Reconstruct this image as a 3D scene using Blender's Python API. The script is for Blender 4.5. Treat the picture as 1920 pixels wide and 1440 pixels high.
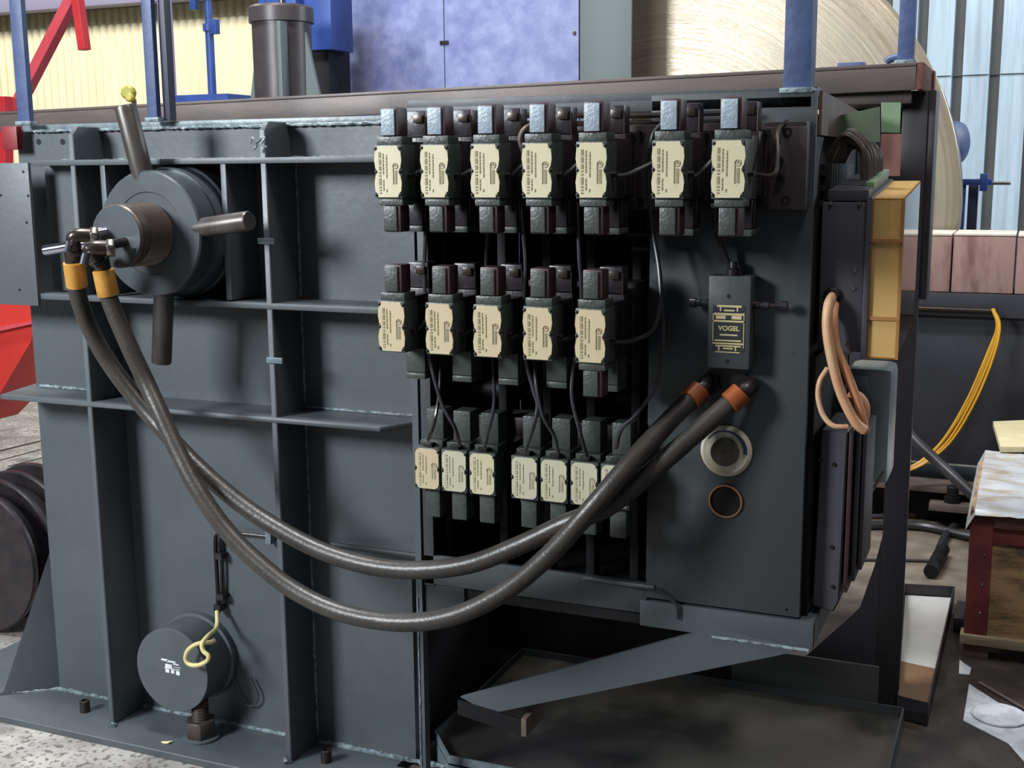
import bpy, bmesh, math, random
from mathutils import Vector, Matrix
random.seed(7)
D = bpy.data
for o in list(D.objects): D.objects.remove(o)
COL = bpy.context.scene.collection
SC = bpy.context.scene
# ------------------------------------------------------------------ camera
R0 = Vector((0.9207534, 0.39006171, -0.00806488))
R1 = Vector((-0.06078616, 0.16384546, 0.98461145))
R2 = Vector((0.38538062, -0.90609411, 0.17457162))
CP = Vector((0.0, -2.4498565, 1.5)); FPX = 2277.0
cam_d = D.cameras.new('camera'); cam = D.objects.new('camera', cam_d); COL.objects.link(cam)
cam.matrix_world = Matrix(((R0.x, R1.x, R2.x, CP.x), (R0.y, R1.y, R2.y, CP.y), (R0.z, R1.z, R2.z, CP.z), (0, 0, 0, 1)))
cam_d.sensor_width = 36.0; cam_d.lens = 36.0 * FPX / 1920.0; cam_d.clip_start = 0.05; cam_d.clip_end = 200
SC.camera = cam
# ------------------------------------------------------------------ exposure, world, lights
SC.view_settings.view_transform = 'Standard'; SC.view_settings.look = 'None'
SC.view_settings.gamma = 1.0; SC.view_settings.use_curve_mapping = False
SC.view_settings.exposure = 0.0
W = D.worlds.new('hall_light'); SC.world = W; W.use_nodes = True
bg = W.node_tree.nodes['Background']; bg.inputs[0].default_value = (0.80, 0.86, 1.0, 1); bg.inputs[1].default_value = 0.11
def area(name, loc, target, sx, sy, power, col):
    l = D.lights.new(name, 'AREA'); l.shape = 'RECTANGLE'; l.size = sx; l.size_y = sy; l.energy = power; l.color = col
    o = D.objects.new(name, l); COL.objects.link(o); o.location = loc
    o.rotation_euler = (Vector(target) - Vector(loc)).to_track_quat('-Z', 'Y').to_euler()
    return o
area('hall_lamp_front', (-3.6, -3.3, 2.7), (-1.9, 0, 0.8), 1.0, 1.0, 270, (0.90, 0.96, 1.0))
area('hall_lamp_over', (-2.3, -0.35, 6.0), (-2.2, 0.0, 0.0), 1.6, 0.5, 330, (0.95, 0.98, 1.0))
area('hall_lamp_back_left', (-8.5, 2.6, 5.6), (-8.0, 7.5, 1.8), 5.0, 1.0, 440, (1.0, 0.96, 0.88))
area('hall_lamp_back_right', (4.2, 5.2, 3.6), (-0.4, 7.0, 1.5), 1.0, 1.5, 260, (0.86, 0.94, 1.0))
area('hall_lamp_wall_right', (0.4, 4.2, 5.6), (0.2, 7.0, 1.6), 2.0, 0.8, 110, (0.86, 0.94, 1.0))
area('crate_fill_light', (0.5, -0.9, 4.6), (0.0, 1.8, 0.2), 0.8, 0.8, 60, (1.0, 0.95, 0.9))  # unseen fill lamp, added to brighten the crate corner
area('hall_lamp_mid', (-3.0, 0.9, 4.6), (-1.8, 2.9, 1.9), 1.2, 1.0, 78, (0.97, 0.97, 1.0))

# ------------------------------------------------------------------ geometry helpers
def ray(px, py): return R0 * (px - 960.0) + R1 * (720.0 - py) - R2 * FPX
def at(px, py, Y=None, Z=None, X=None):
    r = ray(px, py)
    if Y is not None: t = (Y - CP.y) / r.y
    elif Z is not None: t = (Z - CP.z) / r.z
    else: t = (X - CP.x) / r.x
    return CP + r * t

class MB:
    def __init__(s): s.bm = bmesh.new()
    def hexa(s, c, bev=0.0):
        """c: 8 corners, first 4 one face loop, last 4 the opposite"""
        v = [s.bm.verts.new(p) for p in c]
        F = [(3, 2, 1, 0), (4, 5, 6, 7), (0, 1, 5, 4), (1, 2, 6, 5), (2, 3, 7, 6), (3, 0, 4, 7)]
        fs = [s.bm.faces.new([v[i] for i in f]) for f in F]
        if bev > 0:
            es = list({e for f in fs for e in f.edges})
            bmesh.ops.bevel(s.bm, geom=es, offset=bev, segments=2, affect='EDGES', profile=0.6)
        return s
    def box(s, x0, x1, y0, y1, z0, z1, bev=0.0):
        return s.hexa([(x0, y0, z0), (x1, y0, z0), (x1, y0, z1), (x0, y0, z1), (x0, y1, z0), (x1, y1, z0), (x1, y1, z1), (x0, y1, z1)], bev)
    def prism(s, pts, ex, bev=0.0):
        ex = Vector(ex); a = [s.bm.verts.new(p) for p in pts]; b = [s.bm.verts.new(Vector(p) + ex) for p in pts]
        fs = [s.bm.faces.new(a), s.bm.faces.new(b[::-1])]; n = len(a)
        for i in range(n): fs.append(s.bm.faces.new([a[i], b[i], b[(i + 1) % n], a[(i + 1) % n]]))
        if bev > 0:
            es = list({e for f in fs for e in f.edges})
            bmesh.ops.bevel(s.bm, geom=es, offset=bev, segments=1, affect='EDGES')
        return s
    def sweep(s, pts, radii, n=12, caps=True, flat=1.0):
        pts = [Vector(p) for p in pts]; rings = []; up = None
        for i, p in enumerate(pts):
            t = (pts[min(i + 1, len(pts) - 1)] - pts[max(i - 1, 0)])
            if t.length < 1e-9: t = Vector((0, 0, 1))
            t.normalize()
            if up is None:
                up = Vector((0, 0, 1)) if abs(t.z) < .9 else Vector((1, 0, 0))
            a = up - t * up.dot(t)
            if a.length < 1e-6: a = Vector((1, 0, 0)) - t * t.x
            a.normalize(); b = t.cross(a); up = a
            r = radii[i] if isinstance(radii, (list, tuple)) else radii
            rings.append([s.bm.verts.new(p + a * math.cos(k * 2 * math.pi / n) * r + b * math.sin(k * 2 * math.pi / n) * r * flat) for k in range(n)])
        for i in range(len(rings) - 1):
            for k in range(n):
                s.bm.faces.new([rings[i][k], rings[i][(k + 1) % n], rings[i + 1][(k + 1) % n], rings[i + 1][k]])
        if caps:
            s.bm.faces.new(rings[0][::-1]); s.bm.faces.new(rings[-1])
        return s
    def cyl(s, p0, p1, r, r1=None, n=24): return s.sweep([p0, p1], [r, r if r1 is None else r1], n)
    def lathe(s, o, ax, prof, n=48):
        """prof: list of (t along axis, radius)"""
        o = Vector(o); ax = Vector(ax).normalized()
        a = ax.orthogonal().normalized(); b = ax.cross(a); rings = []
        for t, r in prof:
            rings.append([s.bm.verts.new(o + ax * t + (a * math.cos(k * 2 * math.pi / n) + b * math.sin(k * 2 * math.pi / n)) * max(r, 1e-5)) for k in range(n)])
        for i in range(len(rings) - 1):
            for k in range(n):
                s.bm.faces.new([rings[i][k], rings[i][(k + 1) % n], rings[i + 1][(k + 1) % n], rings[i + 1][k]])
        s.bm.faces.new(rings[0][::-1]); s.bm.faces.new(rings[-1])
        return s
    def hexbolt(s, c, ax, r, h, n=6, rot=0.0):
        c = Vector(c); ax = Vector(ax).normalized(); a = ax.orthogonal().normalized(); a.rotate(Matrix.Rotation(rot, 3, ax)); b = ax.cross(a)
        return s.prism([c + (a * math.cos(k * 2 * math.pi / n) + b * math.sin(k * 2 * math.pi / n)) * r for k in range(n)], ax * h, 0.0008)

MESH = {}
def mesh_of(name, mb, mat, smooth=0.6, off=None):
    me = D.meshes.new(name)
    if off is not None: bmesh.ops.translate(mb.bm, verts=mb.bm.verts[:], vec=-Vector(off))
    bmesh.ops.recalc_face_normals(mb.bm, faces=mb.bm.faces[:])
    mb.bm.to_mesh(me); mb.bm.free()
    me.materials.append(mat)
    if smooth:
        me.polygons.foreach_set('use_smooth', [True] * len(me.polygons))
        me.set_sharp_from_angle(angle=smooth)
    return me
def tag(o, label=None, cat=None, group=None, kind=None):
    if label: o['label'] = label
    if cat: o['category'] = cat
    if group: o['group'] = group
    if kind: o['kind'] = kind
    return o
def thing(name, label, cat, loc=(0, 0, 0), group=None):
    o = D.objects.new(name, None); o.empty_display_size = 0.05; COL.objects.link(o); o.location = loc
    return tag(o, label, cat, group)
def part(parent, name, mb, mat, label=None, kind=None, smooth=0.6, local=False):
    """mesh built in world coordinates unless local"""
    base = Vector((0, 0, 0)); q = parent
    while q is not None and not local: base += q.location; q = q.parent
    me = mesh_of(name, mb, mat, smooth, base)
    o = D.objects.new(name, me); COL.objects.link(o); o.parent = parent
    return tag(o, label, None, None, kind)
def solo(name, mb, mat, label, cat, group=None, kind=None, smooth=0.6):
    me = mesh_of(name, mb, mat, smooth)
    o = D.objects.new(name, me); COL.objects.link(o)
    return tag(o, label, cat, group, kind)
def copy_tree(o, parent=None):
    c = o.copy(); COL.objects.link(c)
    if parent is not None: c.parent = parent
    for ch in list(o.children): copy_tree(ch, c)
    return c
def spline(P, seg=8):
    P = [Vector(p) for p in P]; out = []
    Q = [P[0] * 2 - P[1]] + P + [P[-1] * 2 - P[-2]]
    for i in range(1, len(Q) - 2):
        a, b, c, d = Q[i - 1], Q[i], Q[i + 1], Q[i + 2]
        for k in range(seg):
            t = k / seg
            out.append(0.5 * ((2 * b) + (c - a) * t + (2 * a - 5 * b + 4 * c - d) * t * t + (-a + 3 * b - 3 * c + d) * t ** 3))
    out.append(P[-1]); return out

# ------------------------------------------------------------------ materials
def lin(h):
    h = h.lstrip('#'); c = [int(h[i:i + 2], 16) / 255 for i in (0, 2, 4)]
    return tuple(x / 12.92 if x <= .04045 else ((x + .055) / 1.055) ** 2.4 for x in c) + (1,)
def mat(name, col, rough=0.5, metal=0.0, col2=None, scale=8.0, bump=0.0, bscale=80.0, detail=4, stretch=(1, 1, 1), lo=0.35, hi=0.65, spec=0.5, rvar=0.0, coat=0.0):
    m = D.materials.new(name); m.use_nodes = True; nt = m.node_tree; N = nt.nodes; L = nt.links
    p = N['Principled BSDF']; p.inputs['Base Color'].default_value = lin(col); p.inputs['Roughness'].default_value = rough
    p.inputs['Metallic'].default_value = metal; p.inputs['Specular IOR Level'].default_value = spec; p.inputs['Coat Weight'].default_value = coat
    tc = N.new('ShaderNodeTexCoord'); mp = N.new('ShaderNodeMapping'); mp.inputs['Scale'].default_value = stretch
    L.new(tc.outputs['Object'], mp.inputs['Vector'])
    if col2:
        n = N.new('ShaderNodeTexNoise'); n.inputs['Scale'].default_value = scale; n.inputs['Detail'].default_value = detail; n.inputs['Roughness'].default_value = .6
        r = N.new('ShaderNodeMapRange'); r.inputs['From Min'].default_value = lo; r.inputs['From Max'].default_value = hi
        mx = N.new('ShaderNodeMix'); mx.data_type = 'RGBA'; mx.inputs['A'].default_value = lin(col); mx.inputs['B'].default_value = lin(col2)
        L.new(mp.outputs[0], n.inputs['Vector']); L.new(n.outputs['Fac'], r.inputs['Value']); L.new(r.outputs[0], mx.inputs['Factor']); L.new(mx.outputs['Result'], p.inputs['Base Color'])
        if rvar:
            rr = N.new('ShaderNodeMapRange'); rr.inputs['To Min'].default_value = rough; rr.inputs['To Max'].default_value = rough + rvar
            L.new(r.outputs[0], rr.inputs['Value']); L.new(rr.outputs[0], p.inputs['Roughness'])
    if bump:
        b = N.new('ShaderNodeBump'); b.inputs['Strength'].default_value = bump; b.inputs['Distance'].default_value = 0.002
        n2 = N.new('ShaderNodeTexNoise'); n2.inputs['Scale'].default_value = bscale; n2.inputs['Detail'].default_value = 3
        L.new(mp.outputs[0], n2.inputs['Vector']); L.new(n2.outputs['Fac'], b.inputs['Height']); L.new(b.outputs[0], p.inputs['Normal'])
    return m
M = {}
M['paint'] = mat('dark_machine_paint', '4d5458', .42, col2='454c50', scale=5, bump=.25, bscale=55, rvar=.1)
M['paint_edge_lit'] = mat('pale_edge_lit_paint', '6d7a7f', .38, col2='56626a', scale=30, bump=.5, bscale=60)  # paler machine paint; on two pan walls it stands for light
M['weld'] = mat('weld_bead_paint', '8d9ba0', .3, col2='4d585e', scale=60, bump=1.0, bscale=120)
M['cab'] = mat('cabinet_paint', '3a3f42', .45, col2='34383a', scale=4, bump=.18, bscale=60, rvar=.1)
M['black'] = mat('black_metal', '0e0e10', .6, col2='141316', scale=20, bump=.2, spec=.3)
M['vbody'] = mat('valve_black_paint', '17161a', .35, col2='2a2226', scale=18, bump=.4, bscale=60)
M['vgreen'] = mat('solenoid_hammer_green', '353a36', .4, col2='3e4440', scale=60, bump=.5, bscale=140)
M['vlit'] = mat('solenoid_hammer_lit', '7d8a96', .38, col2='94a1ac', scale=90, bump=.6, bscale=180)  # paler copy of the solenoid paint, lamp reflection held in the colour
M['vred'] = mat('worn_red_primer', '2b1c1e', .45, col2='3a2226', scale=25)
M['plate'] = mat('nameplate_cream', 'bdb594', .4, col2='c6be9e', scale=6)
M['plate_w'] = mat('nameplate_warm', 'c0ab8c', .4, col2='bdb08e', scale=8)
M['plate_c'] = mat('nameplate_pale', 'bfbba4', .4, col2='b5b094', scale=8)
M['ink'] = mat('print_ink', '857c5c', .6)
M['ink2'] = mat('print_ink_soft', 'a39b7c', .6)
M['screw'] = mat('screw_dark', '2e2b25', .4, metal=.6)
M['rubber'] = mat('hose_rubber', '302d2a', .38, col2='3d3935', scale=14, bump=.35, bscale=120, stretch=(1, 1, 1))
M['cable'] = mat('cable_black', '2b2a2d', .38, col2='37353a', scale=10)
M['brass'] = mat('collar_yellow', 'c48a3a', .42, metal=.35, col2='d9a350', scale=25, bump=.2)
M['orange'] = mat('collar_orange', 'a65a2e', .45, metal=.2, col2='8d4720', scale=25)
M['steel'] = mat('steel_bright', '9a9590', .3, metal=.9, col2='6f675f', scale=30, stretch=(1, 1, 1))
M['steel_oil'] = mat('steel_oily', '3b3a3c', .28, metal=.75, col2='4f443b', scale=18, bump=.15)
M['thread'] = mat('thread_brown', '4a4542', .4, metal=.45, col2='564b42', scale=20)
M['bar'] = mat('worn_bar_steel', '625f5c', .38, metal=.55, col2='4a4441', scale=14, stretch=(1, 1, .4))
M['disc'] = mat('wheel_grey', '474e52', .3, metal=.2, col2='3f454a', scale=8, rvar=.1)
M['chrome'] = mat('chrome', 'b8b6c4', .14, metal=1.0)
M['blue'] = mat('post_blue', '3f5078', .5, col2='34436a', scale=14, bump=.5, bscale=45, lo=.4, hi=.6)
M['blue_dark'] = mat('dark_blue_post_shade', '141d33', .5, col2='1b2440', scale=14)  # dark blue; on the strip beside the post it stands for shade
M['blue_vivid'] = mat('blue_vivid', '2f4c94', .45, col2='27407c', scale=8)
M['blue_panel'] = mat('blue_panel', '666f9c', .5, col2='8c93b8', scale=9, bump=.3, bscale=25, detail=8, lo=.38, hi=.68, rvar=.15)
M['grey_panel'] = mat('grey_green_panel', '55605f', .5)
M['beam'] = mat('rail_dark', '524b4a', .45, metal=.2, col2='635752', scale=4, stretch=(1, 5, 5), bump=.2)
M['rust'] = mat('rust', '74402a', .8, col2='47241a', scale=25, bump=.7, bscale=40)
M['column'] = mat('column_dark', '2c2a2e', .5, col2='353136', scale=6)
M['red'] = mat('red_paint', 'b4292f', .45, col2='bd3238', scale=6)
M['red_pink'] = mat('red_light', 'c8505a', .45, col2='c0464f', scale=6)
M['red_bright'] = mat('red_bright', 'cc342a', .5, col2='ba2b24', scale=3)
M['red_dark'] = mat('red_dark', '7a141c', .5)
M['yellow'] = mat('yellow_cap', '948d22', .5, col2='7d7618', scale=40)
M['case'] = mat('case_grey', '424148', .5, col2='39383e', scale=5)
M['green'] = mat('bracket_green', '6e8a68', .5, col2='5f6f5a', scale=6)
M['tan'] = mat('bracket_tan', '6d5f57', .6, col2='5a4d47', scale=10)
M['peach'] = mat('flat_cable_peach', 'cdab85', .5, col2='cf9873', scale=9)
M['silver'] = mat('silver_cast', 'aab6b8', .35, metal=.5, col2='9aa8a8', scale=8)
M['pinkblock'] = mat('pink_stone', '9d7f78', .85, col2='6b4a44', scale=5, stretch=(2.4, 1, .7), lo=.47, hi=.72, bump=.5, bscale=50, detail=8)
M['whitetop'] = mat('block_top_white', 'd8d2c4', .8, col2='c2b8a8', scale=10)
M['bed'] = mat('bed_dark', '2b2c33', .5, col2='33353c', scale=5)
M['cableyellow'] = mat('cable_yellow', 'd9a22c', .4)
M['foil'] = mat('foil_sheet', 'd2d4d8', .35, metal=.25, col2='b5a68c', scale=9, stretch=(1, 2.2, 1), bump=1.0, bscale=18, lo=.45, hi=.7)
M['wood'] = mat('crate_wood', 'b5946a', .75, col2='5a473b', scale=9, stretch=(1, 1, 3), lo=.42, hi=.7, bump=.6, bscale=60, detail=8)
M['woodlight'] = mat('wood_light', 'ddd2ab', .7, col2='cdbf92', scale=14, stretch=(1, 5, 1))
M['crate_red'] = mat('crate_red', '8a4039', .65, col2='5d2824', scale=8)
M['white'] = mat('white_mottled', 'e2e6ea', .5, col2='c2c8d0', scale=14, detail=8, lo=.45, hi=.6)
M['tray_white'] = mat('tray_white_layer', 'c9c9c6', .12, col2='b4b4ae', scale=9, lo=.5, hi=.8)
M['tray_brown'] = mat('brown_layer', '86694e', .3, col2='75583e', scale=6)
M['paper'] = mat('paper_scrap', 'd9cf95', .8)
M['olive_band'] = mat('olive_upper_band', '8c8562', .6, col2='7c7556', scale=6)
M['purlin'] = mat('purlin_grey_violet', '8a86a0', .5)
M['loom'] = mat('loom_sleeve', '4f4543', .4, col2='3c3433', scale=30)
M['yel2'] = mat('cable_yellow_worn', 'b98a24', .45)
M['knob'] = mat('dial_knob', '5a564f', .4, col2='4a463f', scale=20)
M['dial'] = mat('dial_cream', 'cfcbb8', .35, col2='bdb495', scale=18)
M['blue_mark'] = mat('dial_blue', '17355f', .5)
M['label_black'] = mat('module_label_black', '17181c', .5)
M['label_gold'] = mat('module_label_gold', 'bfb184', .4)
M['dirt_slot'] = mat('slot_dark', '1f1c1a', .9)
M['rope'] = mat('wire_cream', 'cfc58a', .45)

def floor_mat():
    m = D.materials.new('concrete_floor'); m.use_nodes = True; nt = m.node_tree; N = nt.nodes; L = nt.links; p = N['Principled BSDF']
    g = N.new('ShaderNodeNewGeometry')
    def noise(sc, det=6, dist=0):
        n = N.new('ShaderNodeTexNoise'); n.inputs['Scale'].default_value = sc; n.inputs['Detail'].default_value = det; n.inputs['Distortion'].default_value = dist
        L.new(g.outputs['Position'], n.inputs['Vector']); return n.outputs['Fac']
    def rng(v, a, b, c=0., d=1.):
        r = N.new('ShaderNodeMapRange'); r.inputs[1].default_value = a; r.inputs[2].default_value = b; r.inputs[3].default_value = c; r.inputs[4].default_value = d; L.new(v, r.inputs[0]); return r.outputs[0]
    def mix(f, a, b):
        x = N.new('ShaderNodeMix'); x.data_type = 'RGBA'
        L.new(f, x.inputs['Factor'])
        for s, v in (('A', a), ('B', b)):
            if isinstance(v, str): x.inputs[s].default_value = lin(v)
            else: L.new(v, x.inputs[s])
        return x.outputs['Result']
    base = mix(rng(noise(7, 9), .35, .65), '827e7a', 'a5a19b')
    base = mix(rng(noise(60, 4), .52, .62), base, '5f5a55')
    base = mix(rng(noise(2.5, 8, 1), .52, .66), base, '6a635e')
    sep = N.new('ShaderNodeSeparateXYZ'); L.new(g.outputs['Position'], sep.inputs[0])
    add = N.new('ShaderNodeMath'); add.operation = 'ADD'; L.new(rng(noise(3, 6), 0, 1, -.5, .5), add.inputs[0]); L.new(sep.outputs['X'], add.inputs[1])
    oil = rng(add.outputs[0], -1.7, -1.15)     # oil-soaked ground beside the machine
    dark = mix(rng(noise(9, 8), .4, .65), '2e2826', '4a423d')
    add2 = N.new('ShaderNodeMath'); add2.operation = 'ADD'; L.new(rng(noise(4, 6), 0, 1, -.3, .3), add2.inputs[0]); L.new(sep.outputs['Y'], add2.inputs[1])
    far = rng(add2.outputs[0], 1.7, 2.1)
    dark2 = mix(far, dark, mix(rng(noise(8, 8), .4, .65), '6b6054', '857a6b'))
    L.new(mix(oil, base, dark2), p.inputs['Base Color'])
    L.new(rng(noise(5, 5), .3, .7, .45, .85), p.inputs['Roughness'])
    b = N.new('ShaderNodeBump'); b.inputs['Strength'].default_value = .5; b.inputs['Distance'].default_value = .004; L.new(noise(70, 5), b.inputs['Height']); L.new(b.outputs[0], p.inputs['Normal'])
    return m
M['floor'] = floor_mat()
def drum_mat():
    m = D.materials.new('brushed_drum'); m.use_nodes = True; nt = m.node_tree; N = nt.nodes; L = nt.links; p = N['Principled BSDF']
    tc = N.new('ShaderNodeTexCoord'); sep = N.new('ShaderNodeSeparateXYZ'); L.new(tc.outputs['Object'], sep.inputs[0])
    cb = N.new('ShaderNodeCombineXYZ'); L.new(sep.outputs['X'], cb.inputs['X']); L.new(sep.outputs['Z'], cb.inputs['Y'])
    ln = N.new('ShaderNodeVectorMath'); ln.operation = 'LENGTH'; L.new(cb.outputs[0], ln.inputs[0])
    ml = N.new('ShaderNodeMath'); ml.operation = 'MULTIPLY'; ml.inputs[1].default_value = 60; L.new(ln.outputs['Value'], ml.inputs[0])
    nz = N.new('ShaderNodeTexNoise'); nz.inputs['Scale'].default_value = 2.0; nz.inputs['Detail'].default_value = 3; L.new(tc.outputs['Object'], nz.inputs['Vector'])
    n = N.new('ShaderNodeTexNoise'); n.noise_dimensions = '2D'; n.inputs['Scale'].default_value = 1.0; n.inputs['Detail'].default_value = 6; n.inputs['Roughness'].default_value = .75
    c2 = N.new('ShaderNodeCombineXYZ'); L.new(ml.outputs[0], c2.inputs['X']); L.new(nz.outputs['Fac'], c2.inputs['Y']); L.new(c2.outputs[0], n.inputs['Vector'])
    r = N.new('ShaderNodeValToRGB'); r.color_ramp.elements[0].position = .3; r.color_ramp.elements[0].color = lin('948974'); r.color_ramp.elements[1].position = .7; r.color_ramp.elements[1].color = lin('b0a593')
    L.new(n.outputs['Fac'], r.inputs[0]); L.new(r.outputs[0], p.inputs['Base Color'])
    p.inputs['Metallic'].default_value = .35; p.inputs['Roughness'].default_value = .26
    b = N.new('ShaderNodeBump'); b.inputs['Strength'].default_value = .35; b.inputs['Distance'].default_value = .003; L.new(n.outputs['Fac'], b.inputs['Height']); L.new(b.outputs[0], p.inputs['Normal'])
    return m
M['drum'] = drum_mat()
def see_through(name, tint, diff, fac, rough=.15):
    m = D.materials.new(name); m.use_nodes = True; nt = m.node_tree; N = nt.nodes; L = nt.links; N.remove(N['Principled BSDF']); out = N['Material Output']
    t = N.new('ShaderNodeBsdfTransparent'); t.inputs[0].default_value = lin(tint)
    p = N.new('ShaderNodeBsdfPrincipled'); p.inputs['Base Color'].default_value = lin(diff); p.inputs['Roughness'].default_value = rough
    x = N.new('ShaderNodeMixShader'); x.inputs[0].default_value = fac; L.new(t.outputs[0], x.inputs[1]); L.new(p.outputs[0], x.inputs[2]); L.new(x.outputs[0], out.inputs[0])
    return m
M['amber'] = see_through('amber_plastic', 'f8dda8', 'dab878', .62, .3)
M['amber_dark'] = see_through('amber_plastic_ridge', 'cf9a60', 'a87a48', .8, .3)
M['clear'] = see_through('clear_amber_side', 'ecd6bc', 'a5806a', .25, .12)
def glossy_fresnel(m):
    nt = m.node_tree; N = nt.nodes; L = nt.links; x = [n for n in N if n.type == 'MIX_SHADER'][0]
    g = N.new('ShaderNodeBsdfGlossy'); g.inputs['Roughness'].default_value = .06; f = N.new('ShaderNodeFresnel'); f.inputs['IOR'].default_value = 1.55
    y = N.new('ShaderNodeMixShader'); L.new(f.outputs[0], y.inputs[0]); L.new(x.outputs[0], y.inputs[1]); L.new(g.outputs[0], y.inputs[2]); L.new(y.outputs[0], N['Material Output'].inputs[0])
glossy_fresnel(M['clear'])
def wall_mat(name, a, b):
    return mat(name, a, .55, col2=b, scale=2.5, stretch=(1, 1, .5), bump=.1, bscale=10)
M['wall_y'] = wall_mat('cream_cladding', 'eae2c2', 'e0d7b4')
M['wall_b'] = mat('pale_blue_cladding', 'b9cddb', .5, col2='94a4b0', scale=2.2, stretch=(6, 1, .35), lo=.45, hi=.75, detail=7, bump=.1, bscale=10)
M['wall_valley_shade'] = wall_mat('cladding_valley_shade', '77746f', '6a6763')  # darker colour that paints shade into the recessed valleys
P = M

# ================================================================== SETTING
fl = MB(); fl.box(-12, 3, -3.4, 8.0, -.12, -.02)
solo('floor', fl, P['floor'], 'stained grey concrete workshop floor', 'floor', kind='structure')
# back wall: cream small-wave cladding on the left, pale blue trapezoid cladding on the right
def corrug(x0, x1, Y, z0, z1, pitch, amp, trap=False):
    mb = MB(); pts = []
    if trap:
        x = x0
        while x < x1:
            pts += [(x, Y), (x + pitch * .70, Y), (x + pitch * .72, Y + amp), (x + pitch * .97, Y + amp)]; x += pitch
    else:
        n = int((x1 - x0) / pitch * 6)
        for i in range(n + 1): pts.append((x0 + (x1 - x0) * i / n, Y + amp * .5 * math.sin(2 * math.pi * i / 6)))
    a = [mb.bm.verts.new((x, y, z0)) for x, y in pts]; b = [mb.bm.verts.new((x, y, z1)) for x, y in pts]
    for i in range(len(pts) - 1):
        f = mb.bm.faces.new([a[i], a[i + 1], b[i + 1], b[i]]); f.material_index = 1 if (trap and i % 4 == 2) else 0  # recessed valley faces take the painted shade colour
    return mb
WY = 7.0
WP = (at(1867, 137, Y=WY).x - at(1728, 137, Y=WY).x) / 2
WX0 = at(1728, 137, Y=WY + .1).x - WP * (12 + .845)
wl = solo('wall_back', corrug(-11.5, -3.4, WY, -.02, 2.89, .092, .022), P['wall_y'], 'cream corrugated metal wall cladding at the back left', 'wall', kind='structure')
wu = solo('wall_back_upper', corrug(-11.5, -3.4, WY - .03, 2.87, 4.8, .092, .022), P['olive_band'], 'darker olive upper band of the corrugated wall above the cream cladding', 'wall', kind='structure')  # upper band in a darker olive, slightly in front
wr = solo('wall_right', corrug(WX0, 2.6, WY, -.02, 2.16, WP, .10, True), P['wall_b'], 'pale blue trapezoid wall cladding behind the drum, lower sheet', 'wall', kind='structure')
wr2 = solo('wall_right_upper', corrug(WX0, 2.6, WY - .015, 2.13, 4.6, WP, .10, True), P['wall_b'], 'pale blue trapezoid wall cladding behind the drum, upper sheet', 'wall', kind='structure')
for o_ in (wr, wr2): o_.data.materials.append(P['wall_valley_shade'])
m_ = MB(); m_.box(-11.5, -3.4, WY - .30, WY - .12, 3.0, 3.14, .01)
solo('trim_1', m_, P['purlin'], 'grey violet horizontal purlin high on the cream wall', 'purlin', kind='structure')

# ================================================================== MACHINE BODY
BX0, BX1 = -2.55, -1.27
PY = .125
mf = thing('steel_machine', 'dark blue-grey welded steel machine frame with vertical ribs and shelf plate', 'machine', (-1.9, .1, 0))
b = MB(); b.prism([(BX0, PY, 0), (-1.372, PY, 0), (-1.372, PY, .5), (BX1, PY, .5), (BX1, PY, 1.62), (BX0, PY, 1.62)], (0, .02, 0)); part(mf, 'back_panel', b, P['paint'])
b = MB(); b.prism([(-2.95, -.075, -.02), (BX1, -.075, -.02), (BX1, .083, -.02), (-1.41, .083, -.02), (-1.41, .5, -.02), (-2.95, .5, -.02)], (0, 0, .02), .002); part(mf, 'base_plate', b, P['paint'])
b = MB(); b.prism([(BX0, PY, 0), (-2.69, .02, 0), (-2.675, .035, .012), (BX0, PY, .42)], (.006, .01, 0)); part(mf, 'gusset', b, P['paint'])
def rib(x, z0, z1, th=.016, y0=0., chamf=.0):
    b = MB()
    if chamf: b.prism([(x - th / 2, PY, z0), (x - th / 2, y0, z0), (x - th / 2, y0, z1 - chamf), (x - th / 2, y0 + chamf, z1), (x - th / 2, PY, z1)], (th, 0, 0), .002)
    else: b.box(x - th / 2, x + th / 2, y0, PY, z0, z1, .002)
    part(mf, 'rib', b, P['paint'])
rib(-2.25, 0, 1.615, chamf=.02); rib(-1.675, 0, 1.615, chamf=.02)
rib(-2.155, 1.19, 1.52); rib(-1.79, 1.19, 1.52)
b = MB(); b.prism([(-1.292, -.005, 0), (-1.292, .02, 0), (-1.292, .02, .42), (-1.292, PY - .001, .5), (-1.292, PY - .001, 1.52), (-1.292, -.005, 1.52)], (.016, 0, 0)); part(mf, 'end_plate', b, P['paint'])
for (x0, x1, z) in ((-2.384, -1.352, 1.525), (-2.40, -1.285, 1.18)):
    b = MB(); b.box(x0, x1, -.004, PY, z - .008, z + .006, .002); part(mf, 'stiffener', b, P['paint'])
p1, p2, p3, p4 = at(4, 743, Z=.902), at(715, 800, Z=.902), at(772, 778, Z=.902), at(72, 725, Z=.902)
b = MB(); b.prism([(-2.555, -.004, .893), (-1.378, -.004, .893), (-1.295, PY, .893), (-2.60, PY + .06, .893)], (0, 0, .013), .002); part(mf, 'shelf_plate', b, P['paint'])
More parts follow.
